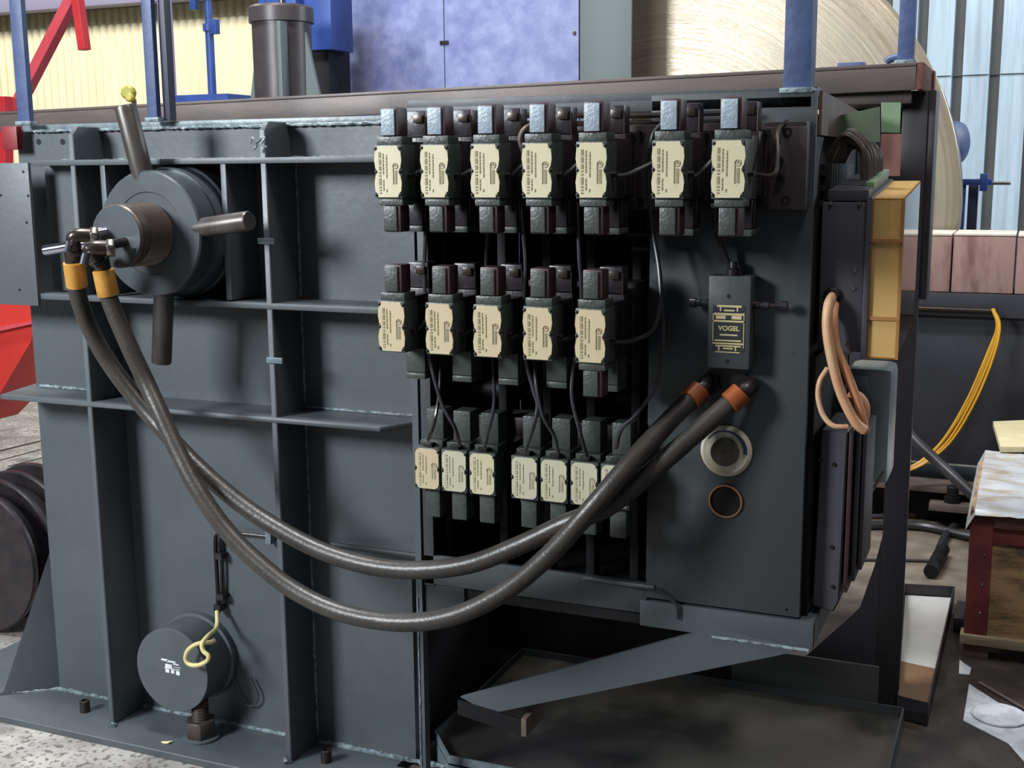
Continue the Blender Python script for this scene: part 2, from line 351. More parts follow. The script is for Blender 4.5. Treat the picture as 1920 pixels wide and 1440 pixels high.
# upper band with top flange
b = MB(); b.box(-2.47, -1.27, .105, .135, 1.525, 1.607); part(mf, 'upper_band', b, P['paint'])
b = MB(); b.box(-2.50, -1.27, .096, .16, 1.607, 1.625, .004); part(mf, 'top_flange', b, P['paint_edge_lit'])
for px in (72, 117):
    c = at(px, 266, Y=.104); b = MB(); b.lathe(c + Vector((0, .002, 0)), (0, -1, 0), [(0, .008), (.002, .008)], 16); part(mf, 'bolt_hole', b, P['black'])
b = MB(); b.box(-2.66, -2.386, -.012, -.002, 1.155, 1.525, .0015); part(mf, 'cover_plate', b, P['paint'])
for px, py in ((44, 322), (53, 367), (50, 417), (37, 543), (2, 366)):
    b = MB(); b.lathe(at(px, py, Y=-.012), (0, -1, 0), [(0, .004), (.002, .003)], 10); part(mf, 'screw', b, P['screw'])
b = MB(); b.box(-2.40, -2.25, .06, .07, 1.19, 1.52); part(mf, 'recess_panel', b, P['paint'])
# weld beads
def bead(pts, r=.005, amp=.3):
    P_ = []
    a = [Vector(p) for p in pts]
    for i in range(len(a) - 1):
        n = max(2, int((a[i + 1] - a[i]).length / .008))
        for k in range(n): P_.append(a[i].lerp(a[i + 1], k / n))
    P_.append(a[-1])
    q = [p + Vector((random.uniform(-1, 1), random.uniform(-1, 1), random.uniform(-1, 1))) * r * .25 for p in P_]
    return MB().sweep(q, [r * random.uniform(1 - amp, 1 + amp) for _ in q], 6)
for pts, r in (([(BX0, PY, .002), (-2.26, PY, .002)], .006), ([(-2.24, PY, .002), (-1.69, PY, .002)], .006), ([(-1.66, PY, .002), (-1.29, PY, .002)], .007),
               ([(-2.46, .096, 1.608), (-1.29, .096, 1.608)], .004), ([(-2.38, .104, 1.531), (-1.34, .104, 1.531)], .0035),
               ([(-2.24, -.002, .01), (-2.24, -.012, -.0)], .012), ([(-1.676, -.002, .01), (-1.676, -.012, 0)], .012),
               ([(-1.665, PY, .92), (-1.665, PY, 1.17)], .003), ([(-1.665, PY, 1.19), (-1.665, PY, 1.52)], .003), ([(-2.54, PY, .91), (-2.26, PY, .91)], .004), ([(-2.66, PY * .4, .002), (BX0, PY, .002)], .005),
               ([(-1.665, PY, .91), (-1.3, PY, .91)], .003), ([(-1.287, -.006, .02), (-1.287, -.006, .5)], .0018), ([(-1.665, PY, .02), (-1.665, PY, .88)], .003)):
    part(mf, 'weld_bead', bead(pts, r), P['weld'])
for px, py in ((484, 452), (500, 675)):
    c = at(px, py, Y=-.004); b = MB(); b.box(c.x, c.x + .045, -.006, -.001, c.z - .007, c.z + .007, .001); part(mf, 'small_tab', b, P['paint_edge_lit'])
# frame behind (box section so that the body has real depth)
b = MB(); b.box(BX0, -1.46, PY + .02, .62, 0, 1.60); part(mf, 'body_block', b, P['paint'])

# ---------------- valve cabinet
vc = thing('valve_cabinet', 'dark grey steel valve cabinet with large opening and flat front panel', 'cabinet', (-.8, .3, .5))
CX0, CX1 = -1.272, -.395
b = MB(); b.box(-.728, CX1, 0, .012, .572, 1.645, .002); part(vc, 'front_panel', b, P['cab'])
b = MB(); b.box(CX0, -1.246, 0, .012, .53, 1.60, .001); part(vc, 'left_strip', b, P['cab'])
b = MB(); b.box(CX0, -.725, .0, .012, .535, .605, .001); part(vc, 'bottom_strip', b, P['cab'])
b = MB(); b.box(CX0, -1.17, .004, .016, .45, .535, .001); part(vc, 'lower_tab', b, P['cab'])
b = MB(); b.box(CX0 - .05, CX1 - .01, .0, .10, 1.612, 1.635, .002); b.box(CX0 - .05, CX1 - .01, .06, .12, 1.635, 1.655, .002); part(vc, 'top_rail', b, P['cab'])
b = MB(); b.box(CX1 - .012, CX1, .012, .62, .53, 1.60, .001); part(vc, 'side_panel', b, P['black'])
b = MB(); b.box(-.74, CX1 + .03, -.003, .62, .507, .566, .002); part(vc, 'bottom_frame', b, P['paint'])
b = MB(); b.box(CX1, CX1 + .03, .0, .012, .505, .56, .001); part(vc, 'corner_flange', b, P['paint'])
b = MB(); b.box(CX0, CX1, .60, .62, .505, 1.6); part(vc, 'rear_panel', b, P['black'])
part(vc, 'inner_side_panel', MB().box(-1.275, -1.2725, .012, .6, .505, 1.6), P['black']); part(vc, 'floor_panel', MB().box(CX0, -.742, .012, .6, .505, .53), P['black']); part(vc, 'roof_panel', MB().box(CX0, CX1 - .013, .1, .6, 1.59, 1.6), P['black'])
b = MB(); b.cyl((-1.24, .15, .985), (-.74, .15, .985), .022, n=20); part(vc, 'manifold_pipe', b, P['black'])
b = MB(); b.cyl((-.78, .05, 1.33), (-.74, .05, 1.33), .012); b.cyl((-.79, .05, 1.36), (-.74, .05, 1.36), .008); part(vc, 'fitting', b, P['steel_oil'])
for px, py in ((1489, 663), (1412, 1063), (1451, 1069), (1475, 1143), (1500, 400)):
    b = MB(); b.lathe(at(px, py, Y=.001), (0, -1, 0), [(0, .0035), (.001, .003)], 10); part(vc, 'screw', b, P['screw'])
for x in (-1.10, -.99, -.885, -.78):
    b = MB(); b.box(x - .01, x + .01, .08, .12, .56, 1.56, .002); part(vc, 'inner_post', b, P['black'])
part(vc, 'weld_bead', bead([(-.578, -.006, .506), (-.372, -.006, .506)], .0032), P['weld'])
b = MB(); b.cyl(at(622, 1020, Y=.11), at(1228, 1102, Y=-.02), .006, n=10); part(vc, 'drain_rod', b, P['cab'])
part(vc, 'drain_tube', MB().sweep(spline([at(1228, 1102, Y=-.02), at(1250, 1118, Y=-.015), at(1268, 1135, Y=-.012), at(1270, 1160, Y=-.01)]), .0035, 8), P['cab'])
# manifold blocks (rows 1-3)
def manifold(x0, x1, y0, y1, z0, z1, label, xs=()):
    t = thing('valve_manifold', label, 'manifold', ((x0 + x1) / 2, y0, z0), 'valve manifolds')
    b = MB(); b.box(x0, x1, y0, y1, z0, z1, .003); part(t, 'block', b, mat('manifold_brown_black', '2b2628', .4, col2='3a3234', scale=12))
    for x in xs:
        for z in (z0 + .02, z1 - .02):
            b = MB(); b.lathe((x, y0, z), (0, -1, 0), [(0, .009), (.012, .009), (.012, .005), (.006, .005)], 14); part(t, 'socket_bolt', b, P['screw'])
manifold(-1.25, -.405, -.045, .05, 1.415, 1.585, 'long black manifold carrying the top row of seven valves', (-.735, -.44, -.66))
manifold(-1.25, -.745, -.045, .05, 1.10, 1.265, 'black manifold carrying the middle row of five valves', (-.80,))
manifold(-1.245, -.745, .10, .2, .79, .93, 'recessed black manifold carrying the bottom row of valves')

pp = thing('port_plate', 'worn brown-grey steel port plate at the right end of the top manifold', 'plate', (-.44, -.05, 1.42))
part(pp, 'plate', MB().box(-.482, -.402, -.056, -.0455, 1.418, 1.575, .002), mat('worn_port_plate', '514a4c', .45, metal=.3, col2='3b3335', scale=9, stretch=(2, 1, .6)))
for px, py in ((1464, 335), (1462, 300)):
    part(pp, 'socket_bolt', MB().lathe(at(px, py, Y=-.056), (0, -1, 0), [(0, .008), (.008, .008), (.008, .0045), (.003, .0045)], 14), P['screw'])
# ================================================================== VALVES
def nameplate_outline(w, h, kind):
    # outline in x,z; kind 0: long plate with notches at screws, kind 1: rounded plate
    pts = []
    if kind == 0:
        nz = .006
        right = [(w - .007, -h), (w - .006, -h + .006), (w, -h + .012), (w + .0015, -.022), (w - .001, -.008), (w - .004, -.003), (w - .004, .003), (w - .001, .008), (w + .0015, .022), (w, h - .012), (w - .006, h - .006), (w - .007, h)]
    else:
        right = [(w - .010, -h), (w - .003, -h + .004), (w, -h + .012), (w, -.007), (w - .004, -.002), (w - .004, .003), (w, .008), (w, h - .012), (w - .003, h - .004), (w - .010, h)]
    return right + [(-x, z) for x, z in right[::-1]]
def print_mesh(w, h):
    b = MB(); rnd = random.Random(3)
    def bar(x0, x1, z0, z1): b.box(x0, x1, -.0012, 0, z0, z1)
    z = -h * .86
    while z < h * .78:                      # bold line of characters up the left side
        l = rnd.uniform(.002, .0045); bar(-w * .68, -w * .52, z, min(z + l, h * .8)); z += l + rnd.choice([.0008, .0008, .003])
    for x, z0, z1 in ((-w * .34, -h * .1, h * .72), (-w * .08, -h * .25, h * .66), (-w * .34, -h * .74, -h * .3), (-w * .1, -h * .8, -h * .68)):
        z = z0
        while z < z1:
            l = rnd.uniform(.003, .008); bar(x - .0009, x + .0009, z, min(z + l, z1)); z += l + .0012
    bar(w * .40, w * .44, -h * .5, h * .28)  # long frame line
    z = -h * .48
    while z < h * .02: bar(w * .52, w * .70, z, z + .0024); z += .0034
    cx, cz, r = w * .60, h * .22, .0062
    n = 14
    for k in range(n):
        a0, a1 = 2 * math.pi * k / n, 2 * math.pi * (k + 1) / n
        b.prism([(cx + math.cos(a) * rr, -.0012, cz + math.sin(a) * rr) for a, rr in ((a0, r), (a1, r), (a1, r - .0012), (a0, r - .0012))], (0, .0012, 0))
    bar(cx - .0035, cx + .003, cz - .0006, cz + .0008); bar(cx - .0006, cx + .0008, cz - .0006, cz + .004)
    return b
def make_valve(low=P['vbody'], top=P['vgreen'], bottom=True, pl=P['plate']):
    t = D.objects.new('solenoid_valve', None); COL.objects.link(t)
    w, h = .0295, .051
    b = MB(); b.box(-.031, .031, .0, .06, -.0535, .0535, .0025); part(t, 'terminal_box', b, P['vgreen'], local=True)
    b = MB(); b.prism([(x, -.002, z) for x, z in nameplate_outline(w, h, 0)], (0, .002, 0)); np_ = part(t, 'nameplate', b, pl, local=True, smooth=0)
    o = part(np_, 'printing', MB_shift(print_mesh(w, h), (0, -.002, 0)), P['ink'], local=True, smooth=0)
    for sx in (-1, 1):
        for sz in (-.046, 0, .046):
            b = MB(); b.lathe((sx * .0275, 0, sz), (0, -1, 0), [(0, .0032), (.0035, .0030), (.004, .0022)], 8); part(t, 'screw', b, P['screw'], local=True)
    b = MB(); b.box(-.028, .028, .006, .056, .0535, .070, .002); part(t, 'collar', b, P['vgreen'], local=True)
    b = MB(); b.box(-.0195, .0215, .008, .05, .07, .128, .005); part(t, 'solenoid', b, P['vred'], local=True)
    b = MB(); b.box(-.0165, .0140, .0035, .0085, .072, .124, .002); part(t, 'solenoid_face', b, top, local=True)
    if bottom:
        b = MB(); b.box(-.026, .028, .006, .056, -.068, -.0535, .002); part(t, 'collar', b, P['vgreen'], local=True)
        b = MB(); b.box(-.0190, .0215, .009, .05, -.122, -.068, .005); part(t, 'solenoid', b, P['vred'], local=True)
        b = MB(); b.box(-.0165, .0140, .005, .0095, -.119, -.069, .002); part(t, 'solenoid_face', b, P['vgreen'], local=True)
    b = MB(); b.box(-.029, .029, .06, .12, -.056, .060, .002); part(t, 'pilot_body', b, P['vbody'], local=True)
    b = MB(); b.box(-.031, .031, .115, .165, -.05, .07, .003); part(t, 'main_body', b, P['vbody'], local=True)
    part(t, 'upper_magnet', MB().box(-.024, .026, .12, .16, .0705, .125, .005), P['vbody'], local=True); part(t, 'lower_magnet', MB().box(-.022, .024, .10, .16, -.112, -.057, .004), low, local=True); part(t, 'magnet_cap', MB().box(-.022, .024, .10, .16, -.126, -.1125, .003), P['vgreen'], local=True)
    part(t, 'side_clip', MB().box(.0, .020, .113, .119, .100, .116, .001), P['steel_oil'], local=True); part(t, 'side_pin', MB().cyl((.027, .118, .112), (.027, .118, .065), .0022, n=8), P['steel_oil'], local=True); part(t, 'side_pin', MB().cyl((.0255, .11, -.06), (.0255, .11, -.105), .0025, n=8), P['steel_oil'], local=True)
    b = MB(); b.box(-.035, .036, .165, .205, -.075, .075, .002); part(t, 'mounting_flange', b, P['vbody'], local=True)
    for z in (-.05, .012): part(t, 'tie_rod', MB().cyl((.033, .163, z), (.033, .163, z + .038), .0022, n=6), P['steel_oil'], local=True)
    for z in (.064, -.064):
        b = MB(); b.lathe((.030, .165, z), (0, -1, 0), [(0, .0075), (.009, .0075), (.009, .004), (.004, .004)], 12); part(t, 'socket_bolt', b, P['screw'], local=True)
    b = MB(); b.cyl((.031, .03, -.008), (.042, .03, -.008), .005, n=10); part(t, 'cable_gland', b, P['vbody'], local=True)
    return t
def MB_shift(b, v):
    bmesh.ops.translate(b.bm, verts=b.bm.verts[:], vec=Vector(v)); return b
ORD = ['first', 'second', 'third', 'fourth', 'fifth', 'sixth', 'seventh']
XS1 = [-1.204, -1.0995, -.989, -.880, -.7695, -.6205, -.5085]
proto = make_valve(top=P['vlit'])
for i, x in enumerate(XS1):
    o = proto if i == 0 else copy_tree(proto)
    o.location = (x, -.25, 1.496)
    tag(o, 'solenoid valve with cap coloured blue-grey for reflection, %s from the left in the top row' % ORD[i], 'valve', 'top row solenoid valves')
proto2 = make_valve(low=P['vgreen'], top=P['vgreen'], pl=P['plate_w'])
XS2 = [-1.205, -1.095, -.988, -.880, -.7705]
for i, x in enumerate(XS2):
    o = proto2 if i == 0 else copy_tree(proto2)
    o.location = (x, -.25, 1.180)
    tag(o, 'solenoid valve with dark green cap, %s from the left in the middle row' % ORD[i], 'valve', 'middle row solenoid valves')
    if i != 4:
        for ch in list(o.children):
            # only the last of this row shows a lower solenoid in front
            if ch.name.startswith(('solenoid', 'solenoid_face', 'collar')) and min(v[2] for v in ch.bound_box) < -.06 and max(v[2] for v in ch.bound_box) < 0:
                pass
def drop_lower(o):
    for ch in list(o.children):
        if ch.name.split('.')[0] in ('solenoid', 'solenoid_face', 'collar') and max(v[2] for v in ch.bound_box) < 0: D.objects.remove(ch)
for o in list(D.objects):
    if o.get('group') == 'middle row solenoid valves' and 'fifth' not in o['label']: drop_lower(o)
def make_small(plm):
    t = D.objects.new('directional_valve', None); COL.objects.link(t)
    w, h = .030, .0455
    b = MB(); b.box(-.0315, .0315, .0, .05, -.048, .048, .0025); part(t, 'terminal_box', b, P['vgreen'], local=True)
    b = MB(); b.prism([(x, -.002, z) for x, z in nameplate_outline(w - .001, h, 1)], (0, .002, 0)); np_ = part(t, 'nameplate', b, plm, local=True, smooth=0)
    part(np_, 'printing', MB_shift(print_mesh(w, h), (0, -.002, 0)), P['ink2'], local=True, smooth=0)
    for sx, sz in ((-1, 0), (1, 0), (-1, -.040), (1, .040)):
        b = MB(); b.lathe((sx * .028, 0, sz), (0, -1, 0), [(0, .003), (.0035, .0028), (.004, .002)], 8); part(t, 'screw', b, P['screw'], local=True)
    part(t, 'collar', MB().box(-.027, .029, .02, .052, .048, .060, .002), P['vgreen'], local=True); part(t, 'cable_gland', MB().box(-.012, .010, .004, .0195, .0485, .058, .002), P['vbody'], local=True)
    b = MB(); b.box(-.020, .022, .04, .09, .06, .128, .003); part(t, 'solenoid', b, P['vgreen'], local=True)
    b = MB(); b.box(-.018, .020, .02, .07, -.118, -.048, .006); part(t, 'solenoid', b, P['vgreen'], local=True)
    b = MB(); b.box(-.03, .03, .05, .2, -.045, .05, .002); part(t, 'valve_body', b, P['vbody'], local=True)
    return t
XS3 = [-1.2065, -1.140, -1.072, -.972, -.904, -.8355, -.768]
pls = [P['plate_w'], P['plate_c'], P['plate'], P['plate_c'], P['plate_c'], P['plate_c'], P['plate_c']]
protos = {}
for i, x in enumerate(XS3):
    key = pls[i].name
    if key not in protos: o = protos[key] = make_small(pls[i])
    else: o = copy_tree(protos[key])
    o.location = (x, -.10, .843)
    tag(o, 'small valve with rounded nameplate, %s from the left in the bottom row' % ORD[i], 'valve', 'bottom row valves')

# ================================================================== SMALL CABLES ON THE VALVES
def cable(pts, r, name, label, cat='cable', group=None, m=None, n=8, seg=6):
    P3 = [at(p[0], p[1], Y=p[2]) for p in pts]
    return solo(name, MB().sweep(spline(P3, seg), r, n), m or P['cable'], label, cat, group)
g = 'short jumper cables between valves'
for i, (x0, y0, x1, y1) in enumerate([(754, 326, 792, 318), (845, 326, 887, 318), (940, 326, 990, 300), (1037, 328, 1083, 308), (1140, 326, 1225, 305), (1287, 327, 1337, 300)]):
    cable([(x0, y0, -.22), ((x0 * 2 + x1) / 3, y0 + 3, -.21), ((x0 + x1 * 2) / 3, (y0 + y1) / 2 + 3, -.20), (x1, y1, -.18)], .0042, 'jumper_cable', 'short black jumper cable right of the %s valve in the top row' % ORD[i], group=g)
for i, (x0, y0, x1, y1) in enumerate([(762, 617, 800, 600), (850, 623, 888, 618), (941, 629, 983, 625), (1038, 634, 1082, 630)]):
    cable([(x0, y0, -.22), ((x0 + x1) / 2, y0 + 2, -.21), (x1, y1, -.18)], .0042, 'jumper_cable', 'short black jumper cable right of the %s valve in the middle row' % ORD[i], group=g)
cable([(1400, 323, -.22), (1440, 330, -.18), (1455, 322, -.16), (1458, 290, -.12), (1460, 245, -.08), (1475, 228, -.03)], .0045, 'steel_pipe', 'thin bent pipe right of the last valve in the top row', 'pipe', m=P['steel_oil'])
cable([(1136, 640, -.22), (1180, 640, -.18), (1222, 620, -.15), (1238, 570, -.12), (1235, 500, -.10), (1222, 420, -.08), (1216, 330, -.08), (1222, 260, -.09), (1240, 232, -.08)], .0042, 'control_cable', 'long black cable looping from the middle row up beside the sixth top valve')
cable([(798, 430, -.12), (796, 520, -.13), (803, 640, -.15), (812, 700, -.17), (830, 760, -.18), (852, 800, -.17), (862, 835, -.13)], .0045, 'control_cable', 'black cable dropping left of the middle row to the second bottom valve')
cable([(826, 665, -.10), (824, 730, -.14), (815, 790, -.17), (803, 825, -.13)], .0036, 'control_cable', 'thin cable reaching the first bottom valve', m=P['steel_oil'])
cable([(915, 430, -.05), (912, 520, -.05), (925, 705, -.1), (926, 760, -.16), (918, 800, -.17), (908, 838, -.13)], .0042, 'control_cable', 'black cable dropping behind the third middle valve to the third bottom valve')
cable([(975, 380, -.12), (985, 480, -.14), (984, 560, -.14), (984, 660, -.16), (1000, 730, -.17), (1008, 760, -.17), (1000, 800, -.17), (985, 845, -.13)], .0045, 'control_cable', 'black cable left of the fourth middle valve bending back to the fourth bottom valve')
cable([(1002, 672, -.14), (1005, 720, -.17), (1018, 780, -.17), (1038, 815, -.15), (1047, 850, -.13)], .0042, 'control_cable', 'black cable crossing towards the fifth bottom valve')
cable([(1083, 380, -.10), (1086, 480, -.12), (1090, 560, -.12), (1078, 670, -.15), (1072, 740, -.17), (1085, 800, -.17), (1100, 855, -.13)], .0042, 'control_cable', 'black cable left of the fifth middle valve down to the sixth bottom valve')
cable([(1222, 420, -.06), (1238, 520, -.08), (1243, 640, -.12), (1230, 720, -.14), (1195, 775, -.16), (1165, 805, -.17), (1155, 840, -.13)], .0042, 'control_cable', 'black cable curving down to the seventh bottom valve')
cable([(975, 330, -.16), (980, 290, -.20), (975, 260, -.21), (985, 240, -.20), (1005, 232, -.16)], .0048, 'control_cable', 'pale grey cable loop left of the fourth top valve', m=P['tan'])
cable([(1338, 385, -.1), (1342, 420, -.06), (1352, 460, -.04), (1364, 495, -.03), (1368, 528, -.03)], .0065, 'module_cable', 'black cable from the last top valve down to the small module')
for k, (z, yy) in enumerate(((1.606, -.03), (1.590, -.02), (1.574, -.035))):
    b = MB(); b.sweep(spline([(-1.23, yy, z), (-1.0, yy - .01, z + .004), (-.75, yy, z - .002), (-.52, yy, z)]), .006, 8)
    solo('conduit_pipe', b, P['steel_oil'], ['uppermost', 'middle', 'lowest'][k] + ' thin pipe running behind the top valve caps', 'pipe', 'thin pipes behind the top row')

# ================================================================== HOSES
H_low = [(193, 505, -.24), (205, 560, -.23), (238, 640, -.22), (272, 712, -.21), (303, 780, -.22), (335, 850, -.23), (372, 920, -.24), (425, 995, -.24), (490, 1060, -.24), (560, 1112, -.24), (645, 1150, -.24), (750, 1167, -.24), (850, 1155, -.24), (945, 1110, -.235), (1030, 1040, -.23), (1105, 958, -.22), (1175, 877, -.18), (1240, 805, -.12), (1300, 745, -.055)]
H_up = [(138, 490, -.24), (148, 560, -.22), (178, 635, -.19), (222, 705, -.17), (278, 775, -.16), (335, 838, -.17), (390, 893, -.18), (455, 947, -.18), (520, 990, -.18), (600, 1032, -.18), (690, 1060, -.18), (780, 1069, -.18), (880, 1058, -.18), (975, 1022, -.18), (1060, 982, -.17), (1140, 950, -.165), (1215, 890, -.14), (1295, 820, -.10), (1375, 750, -.055)]
def hose(path, label, d_end):
    pts = [at(*p[:2], Y=p[2]) for p in path]
    t = thing('hydraulic_hose', label, 'hose', pts[len(pts) // 2], 'large hydraulic hoses')
    part(t, 'hose_sleeve', MB().sweep(spline(pts, 8), .0205, 20), P['rubber'])
    a, c = pts[0], pts[1]; d = (a - c).normalized()
    q = a + (c - a).normalized() * .062
    part(t, 'crimp_collar', MB().sweep([a + (q - a) * k for k in (0, .05, .95, 1)], [.020, .0245, .0250, .0235], 20), P['brass'], 'yellow brass collar')
    part(t, 'swivel_nut', MB().sweep([a + d * .035, a + d * .028, a], [.013, .019, .019], 12), P['steel_oil'])
    a, c = pts[-1], pts[-2]; d = (a - c).normalized()
    part(t, 'crimp_collar', MB().sweep([a - d * .012, a - d * .010, a + d * .022, a + d * .024], [.021, .0245, .0245, .021], 20), P['orange'], 'orange collar')
    e = d_end
    part(t, 'elbow_fitting', MB().sweep(spline([a + d * .02, a + d * .035, (e + a + d * .05) / 2, e], 4), .016, 14), P['vbody'])
    part(t, 'port_nut', MB().hexbolt(e, (0, -1, 0), .024, .014), P['vbody'])
hose(H_low, 'thick dark rubber hose hanging lowest, in front, to the left panel port', at(1332, 718, Y=-.0))
hose(H_up, 'thick dark rubber hose hanging higher, behind, to the right panel port', at(1402, 722, Y=-.0))

# ================================================================== HANDWHEEL / SPIDER NUT
hc = at(283, 438, Y=-.08)
hw = thing('spider_nut', 'round grey spider nut with four bar handles on a threaded shaft', 'handwheel', (hc.x, 0, hc.z))
x, z = hc.x, hc.z
part(hw, 'flange_disc', MB().lathe((x, -.02, z), (0, -1, 0), [(0, .150), (.062, .150), (.066, .146), (.066, .100), (.064, .098), (.064, .001)], 72), P['disc'])
part(hw, 'rear_drum', MB().lathe((x, PY, z), (0, -1, 0), [(0, .165), (.10, .165), (.105, .160), (.145, .155)], 64), P['disc'])
pr = [(0, .073)]
for k in range(9): pr += [(.006 + k * .0085, .0745), (.010 + k * .0085, .069)]
pr += [(.088, .072), (.090, .074), (.112, .074), (.116, .071), (.116, .0)]
part(hw, 'threaded_hub', MB().lathe((x, -.085, z), (0, -1, 0), pr, 64), P['thread'])
part(hw, 'hub_face', MB().lathe((x, -.200, z), (0, -1, 0), [(0, .070), (.003, .070), (.0035, .001)], 48), P['disc'])
for dx, dz in ((-.064, .014), (.05, -.03)):
    part(hw, 'grub_screw', MB().lathe((x + dx, -.202, z + dz), (0, -1, 0), [(0, .005), (.004, .005)], 10), P['screw'])
def bar(pa, pb, Ya, Yb, m, r=.026):
    a, b_ = at(*pa, Y=Ya), at(*pb, Y=Yb); c = b_ - a
    part(hw, 'bar_handle', MB().sweep([a, b_ - c.normalized() * .006, b_], [r, r, r * .88], 24), m)
bar((276, 360), (234, 196), -.055, -.09, P['bar']); bar((345, 432), (468, 414), -.055, -.09, P['bar'], .0235)
bar((308, 530), (303, 682), -.055, -.06, P['bar'], .0245); bar((200, 450), (82, 470), -.04, -.10, P['chrome'], .013)
# rotary pipes from the hub
rp = thing('rotary_coupling', 'pair of oily pipe elbows feeding the hub from two hoses', 'pipe fitting', (x - .1, -.25, z))
e1, e2 = at(140, 443, Y=-.26), at(170, 466, Y=-.29)
part(rp, 'feed_pipe', MB().cyl((x - .03, -.2, z + .012), e1, .0105, n=16), P['chrome'])
part(rp, 'feed_pipe', MB().cyl((x + .025, -.2, z - .012), e2, .0115, n=16), P['steel_oil'])
for e, s, m in ((e1, at(138, 490, Y=-.24), P['steel_oil']), (e2, at(193, 505, Y=-.24), P['steel_oil'])):
    part(rp, 'elbow', MB().sweep(spline([e + Vector((.035, .03, 0)), e, (e + s) / 2, s], 5), .0165, 16), m)
    part(rp, 'hex_nut', MB().hexbolt(e + Vector((.028, .022, .0)), (1, .7, 0), .021, .016), P['steel'])
    part(rp, 'hex_nut', MB().hexbolt(s.lerp(e, .35), (e - s), .021, .014), P['steel_oil'])
    part(rp, 'bolt', MB().cyl(e + Vector((-.002, -.014, -.012)), e + Vector((-.004, -.022, -.035)), .009, n=10), P['chrome'])

# knot of wire on the upper lug
k0 = at(484, 268, Y=-.01)
solo('wire_knot', MB().sweep(spline([k0 + Vector(v) for v in ((-.02, 0, 0), (-.008, -.01, .012), (.004, -.012, -.006), (-.006, -.01, -.014), (.008, -.008, .006), (.022, -.004, .012), (.012, -.006, -.004), (.026, -.002, -.01))]), .0025, 6), P['weld'], 'small knot of pale wire tied on the upper rib lug', 'wire')
# ================================================================== LOWER LEFT : sensor drum, cable, anchor nut
sc = at(322, 1257, Y=-.0)
sd = thing('sensor_drum', 'round grey end cap with small white label, sticking out above the anchor nut', 'cover', (sc.x, PY, sc.z))
part(sd, 'drum_body', MB().lathe((sc.x, PY, sc.z), (0, -1, 0), [(0, .122), (.02, .122), (.022, .1135), (.113, .1135)], 64), P['paint'])
part(sd, 'end_cap', MB().lathe((sc.x, .012, sc.z), (0, -1, 0), [(0, .1155), (.011, .1155), (.012, .1145), (.012, .001)], 64), P['paint'])
b = MB(); lx, lz = sc.x - .035, sc.z + .018
for (dx0, dx1, dz0, dz1) in ((0, .022, -.012, -.002), (.004, .034, .004, .009), (-.012, .010, .006, .011), (.026, .044, -.001, .003), (.0, .012, -.026, -.016), (.018, .028, -.026, -.016), (.034, .046, -.028, -.017), (-.004, .046, -.0145, -.0125), (.026, .05, -.008, -.0065)):
    b.box(lx + dx0 + .015, lx + dx1 + .015, -.0006, .0, lz + dz0, lz + dz1)
part(sd, 'printed_label', b, P['white'], 'faded white printed label', smooth=0)
w0 = [at(*q_[:2], Y=q_[2]) for q_ in ((407, 1146, .09), (406, 1176, .06), (390, 1192, -.0), (379, 1206, -.025), (381, 1220, -.03), (391, 1230, -.03), (387, 1240, -.03), (372, 1247, -.03), (356, 1246, -.03), (348, 1236, -.03), (352, 1220, -.03), (366, 1209, -.02), (380, 1205, -.01), (396, 1204, .01), (403, 1199, .02))]
solo('coiled_wire', MB().sweep(spline(w0, 6), .0058, 10), P['rope'], 'cream stiff wire with one loop in front of the grey drum', 'wire')
lp = thing('lubrication_line', 'thin black tube with clamps running up the lower panel', 'pipe', at(407, 1090, Y=.11))
part(lp, 'tube', MB().sweep(spline([at(409, 1150, Y=.10), at(408, 1100, Y=.108), at(404, 1020, Y=.108), at(408, 1002, Y=.108), at(425, 998, Y=.108)], 6), .0055, 8), P['black'])
part(lp, 'tube', MB().sweep(spline([at(416, 1140, Y=.11), at(415, 1060, Y=.11), at(412, 1010, Y=.11), at(440, 1000, Y=.11), at(508, 1006, Y=.11)], 6), .0042, 8), P['vbody'])
for px, py in ((410, 1043), (413, 1120), (408, 1140)):
    c = at(px, py, Y=.10); part(lp, 'clamp', MB().box(c.x - .011, c.x + .011, c.y - .004, c.y + .02, c.z - .009, c.z + .009, .002), P['vbody'])
c = at(502, 1000, Y=.10); part(lp, 'bracket', MB().box(c.x - .008, c.x + .008, c.y, c.y + .02, c.z - .03, c.z + .012, .001), P['paint_edge_lit'])
dw = [at(425, 1205, Y=.11), at(432, 1240, Y=.11), at(440, 1290, Y=.11), at(455, 1318, Y=.11), at(474, 1323, Y=.11), at(484, 1305, Y=.11), at(470, 1270, Y=.11)]
solo('wire_shadow', MB().sweep(spline(dw, 6), .0025, 6), P['cab'], 'dark strand drawn as the wire loop shadow, right of the drum', 'wire')  # shadow of the wire loop, modelled as a dark strand
nb = at(378, 1382, Z=0)
an = thing('anchor_bolt', 'large rusty hex nut on a threaded stud in front of the drum', 'bolt', nb)
part(an, 'washer', MB().lathe(nb, (0, 0, 1), [(0, .050), (.006, .050), (.007, .047)], 40), P['paint'])
part(an, 'hex_nut', MB().hexbolt(nb + Vector((0, 0, .007)), (0, 0, 1), .041, .045, rot=.35), P['thread'])
pr = [(0, .021)]
for k in range(10): pr += [(.003 + k * .0065, .023), (.006 + k * .0065, .0195)]
pr += [(.068, .021), (.07, .018)]
part(an, 'stud', MB().lathe(nb + Vector((0, 0, .05)), (0, 0, 1), pr, 28), P['thread'])
for i, (px, py) in enumerate(((160, 1334), (612, 1428))):
    c = at(px, py, Z=0)
    s = solo('socket_screw', MB().lathe(c, (0, 0, 1), [(0, .014), (.032, .014), (.034, .012), (.034, .008), (.022, .007)], 20), P['steel_oil'], ['small socket head screw on the base plate near its left end', 'small socket head screw on the base plate near its right end'][i], 'screw', 'socket screws on the base plate')
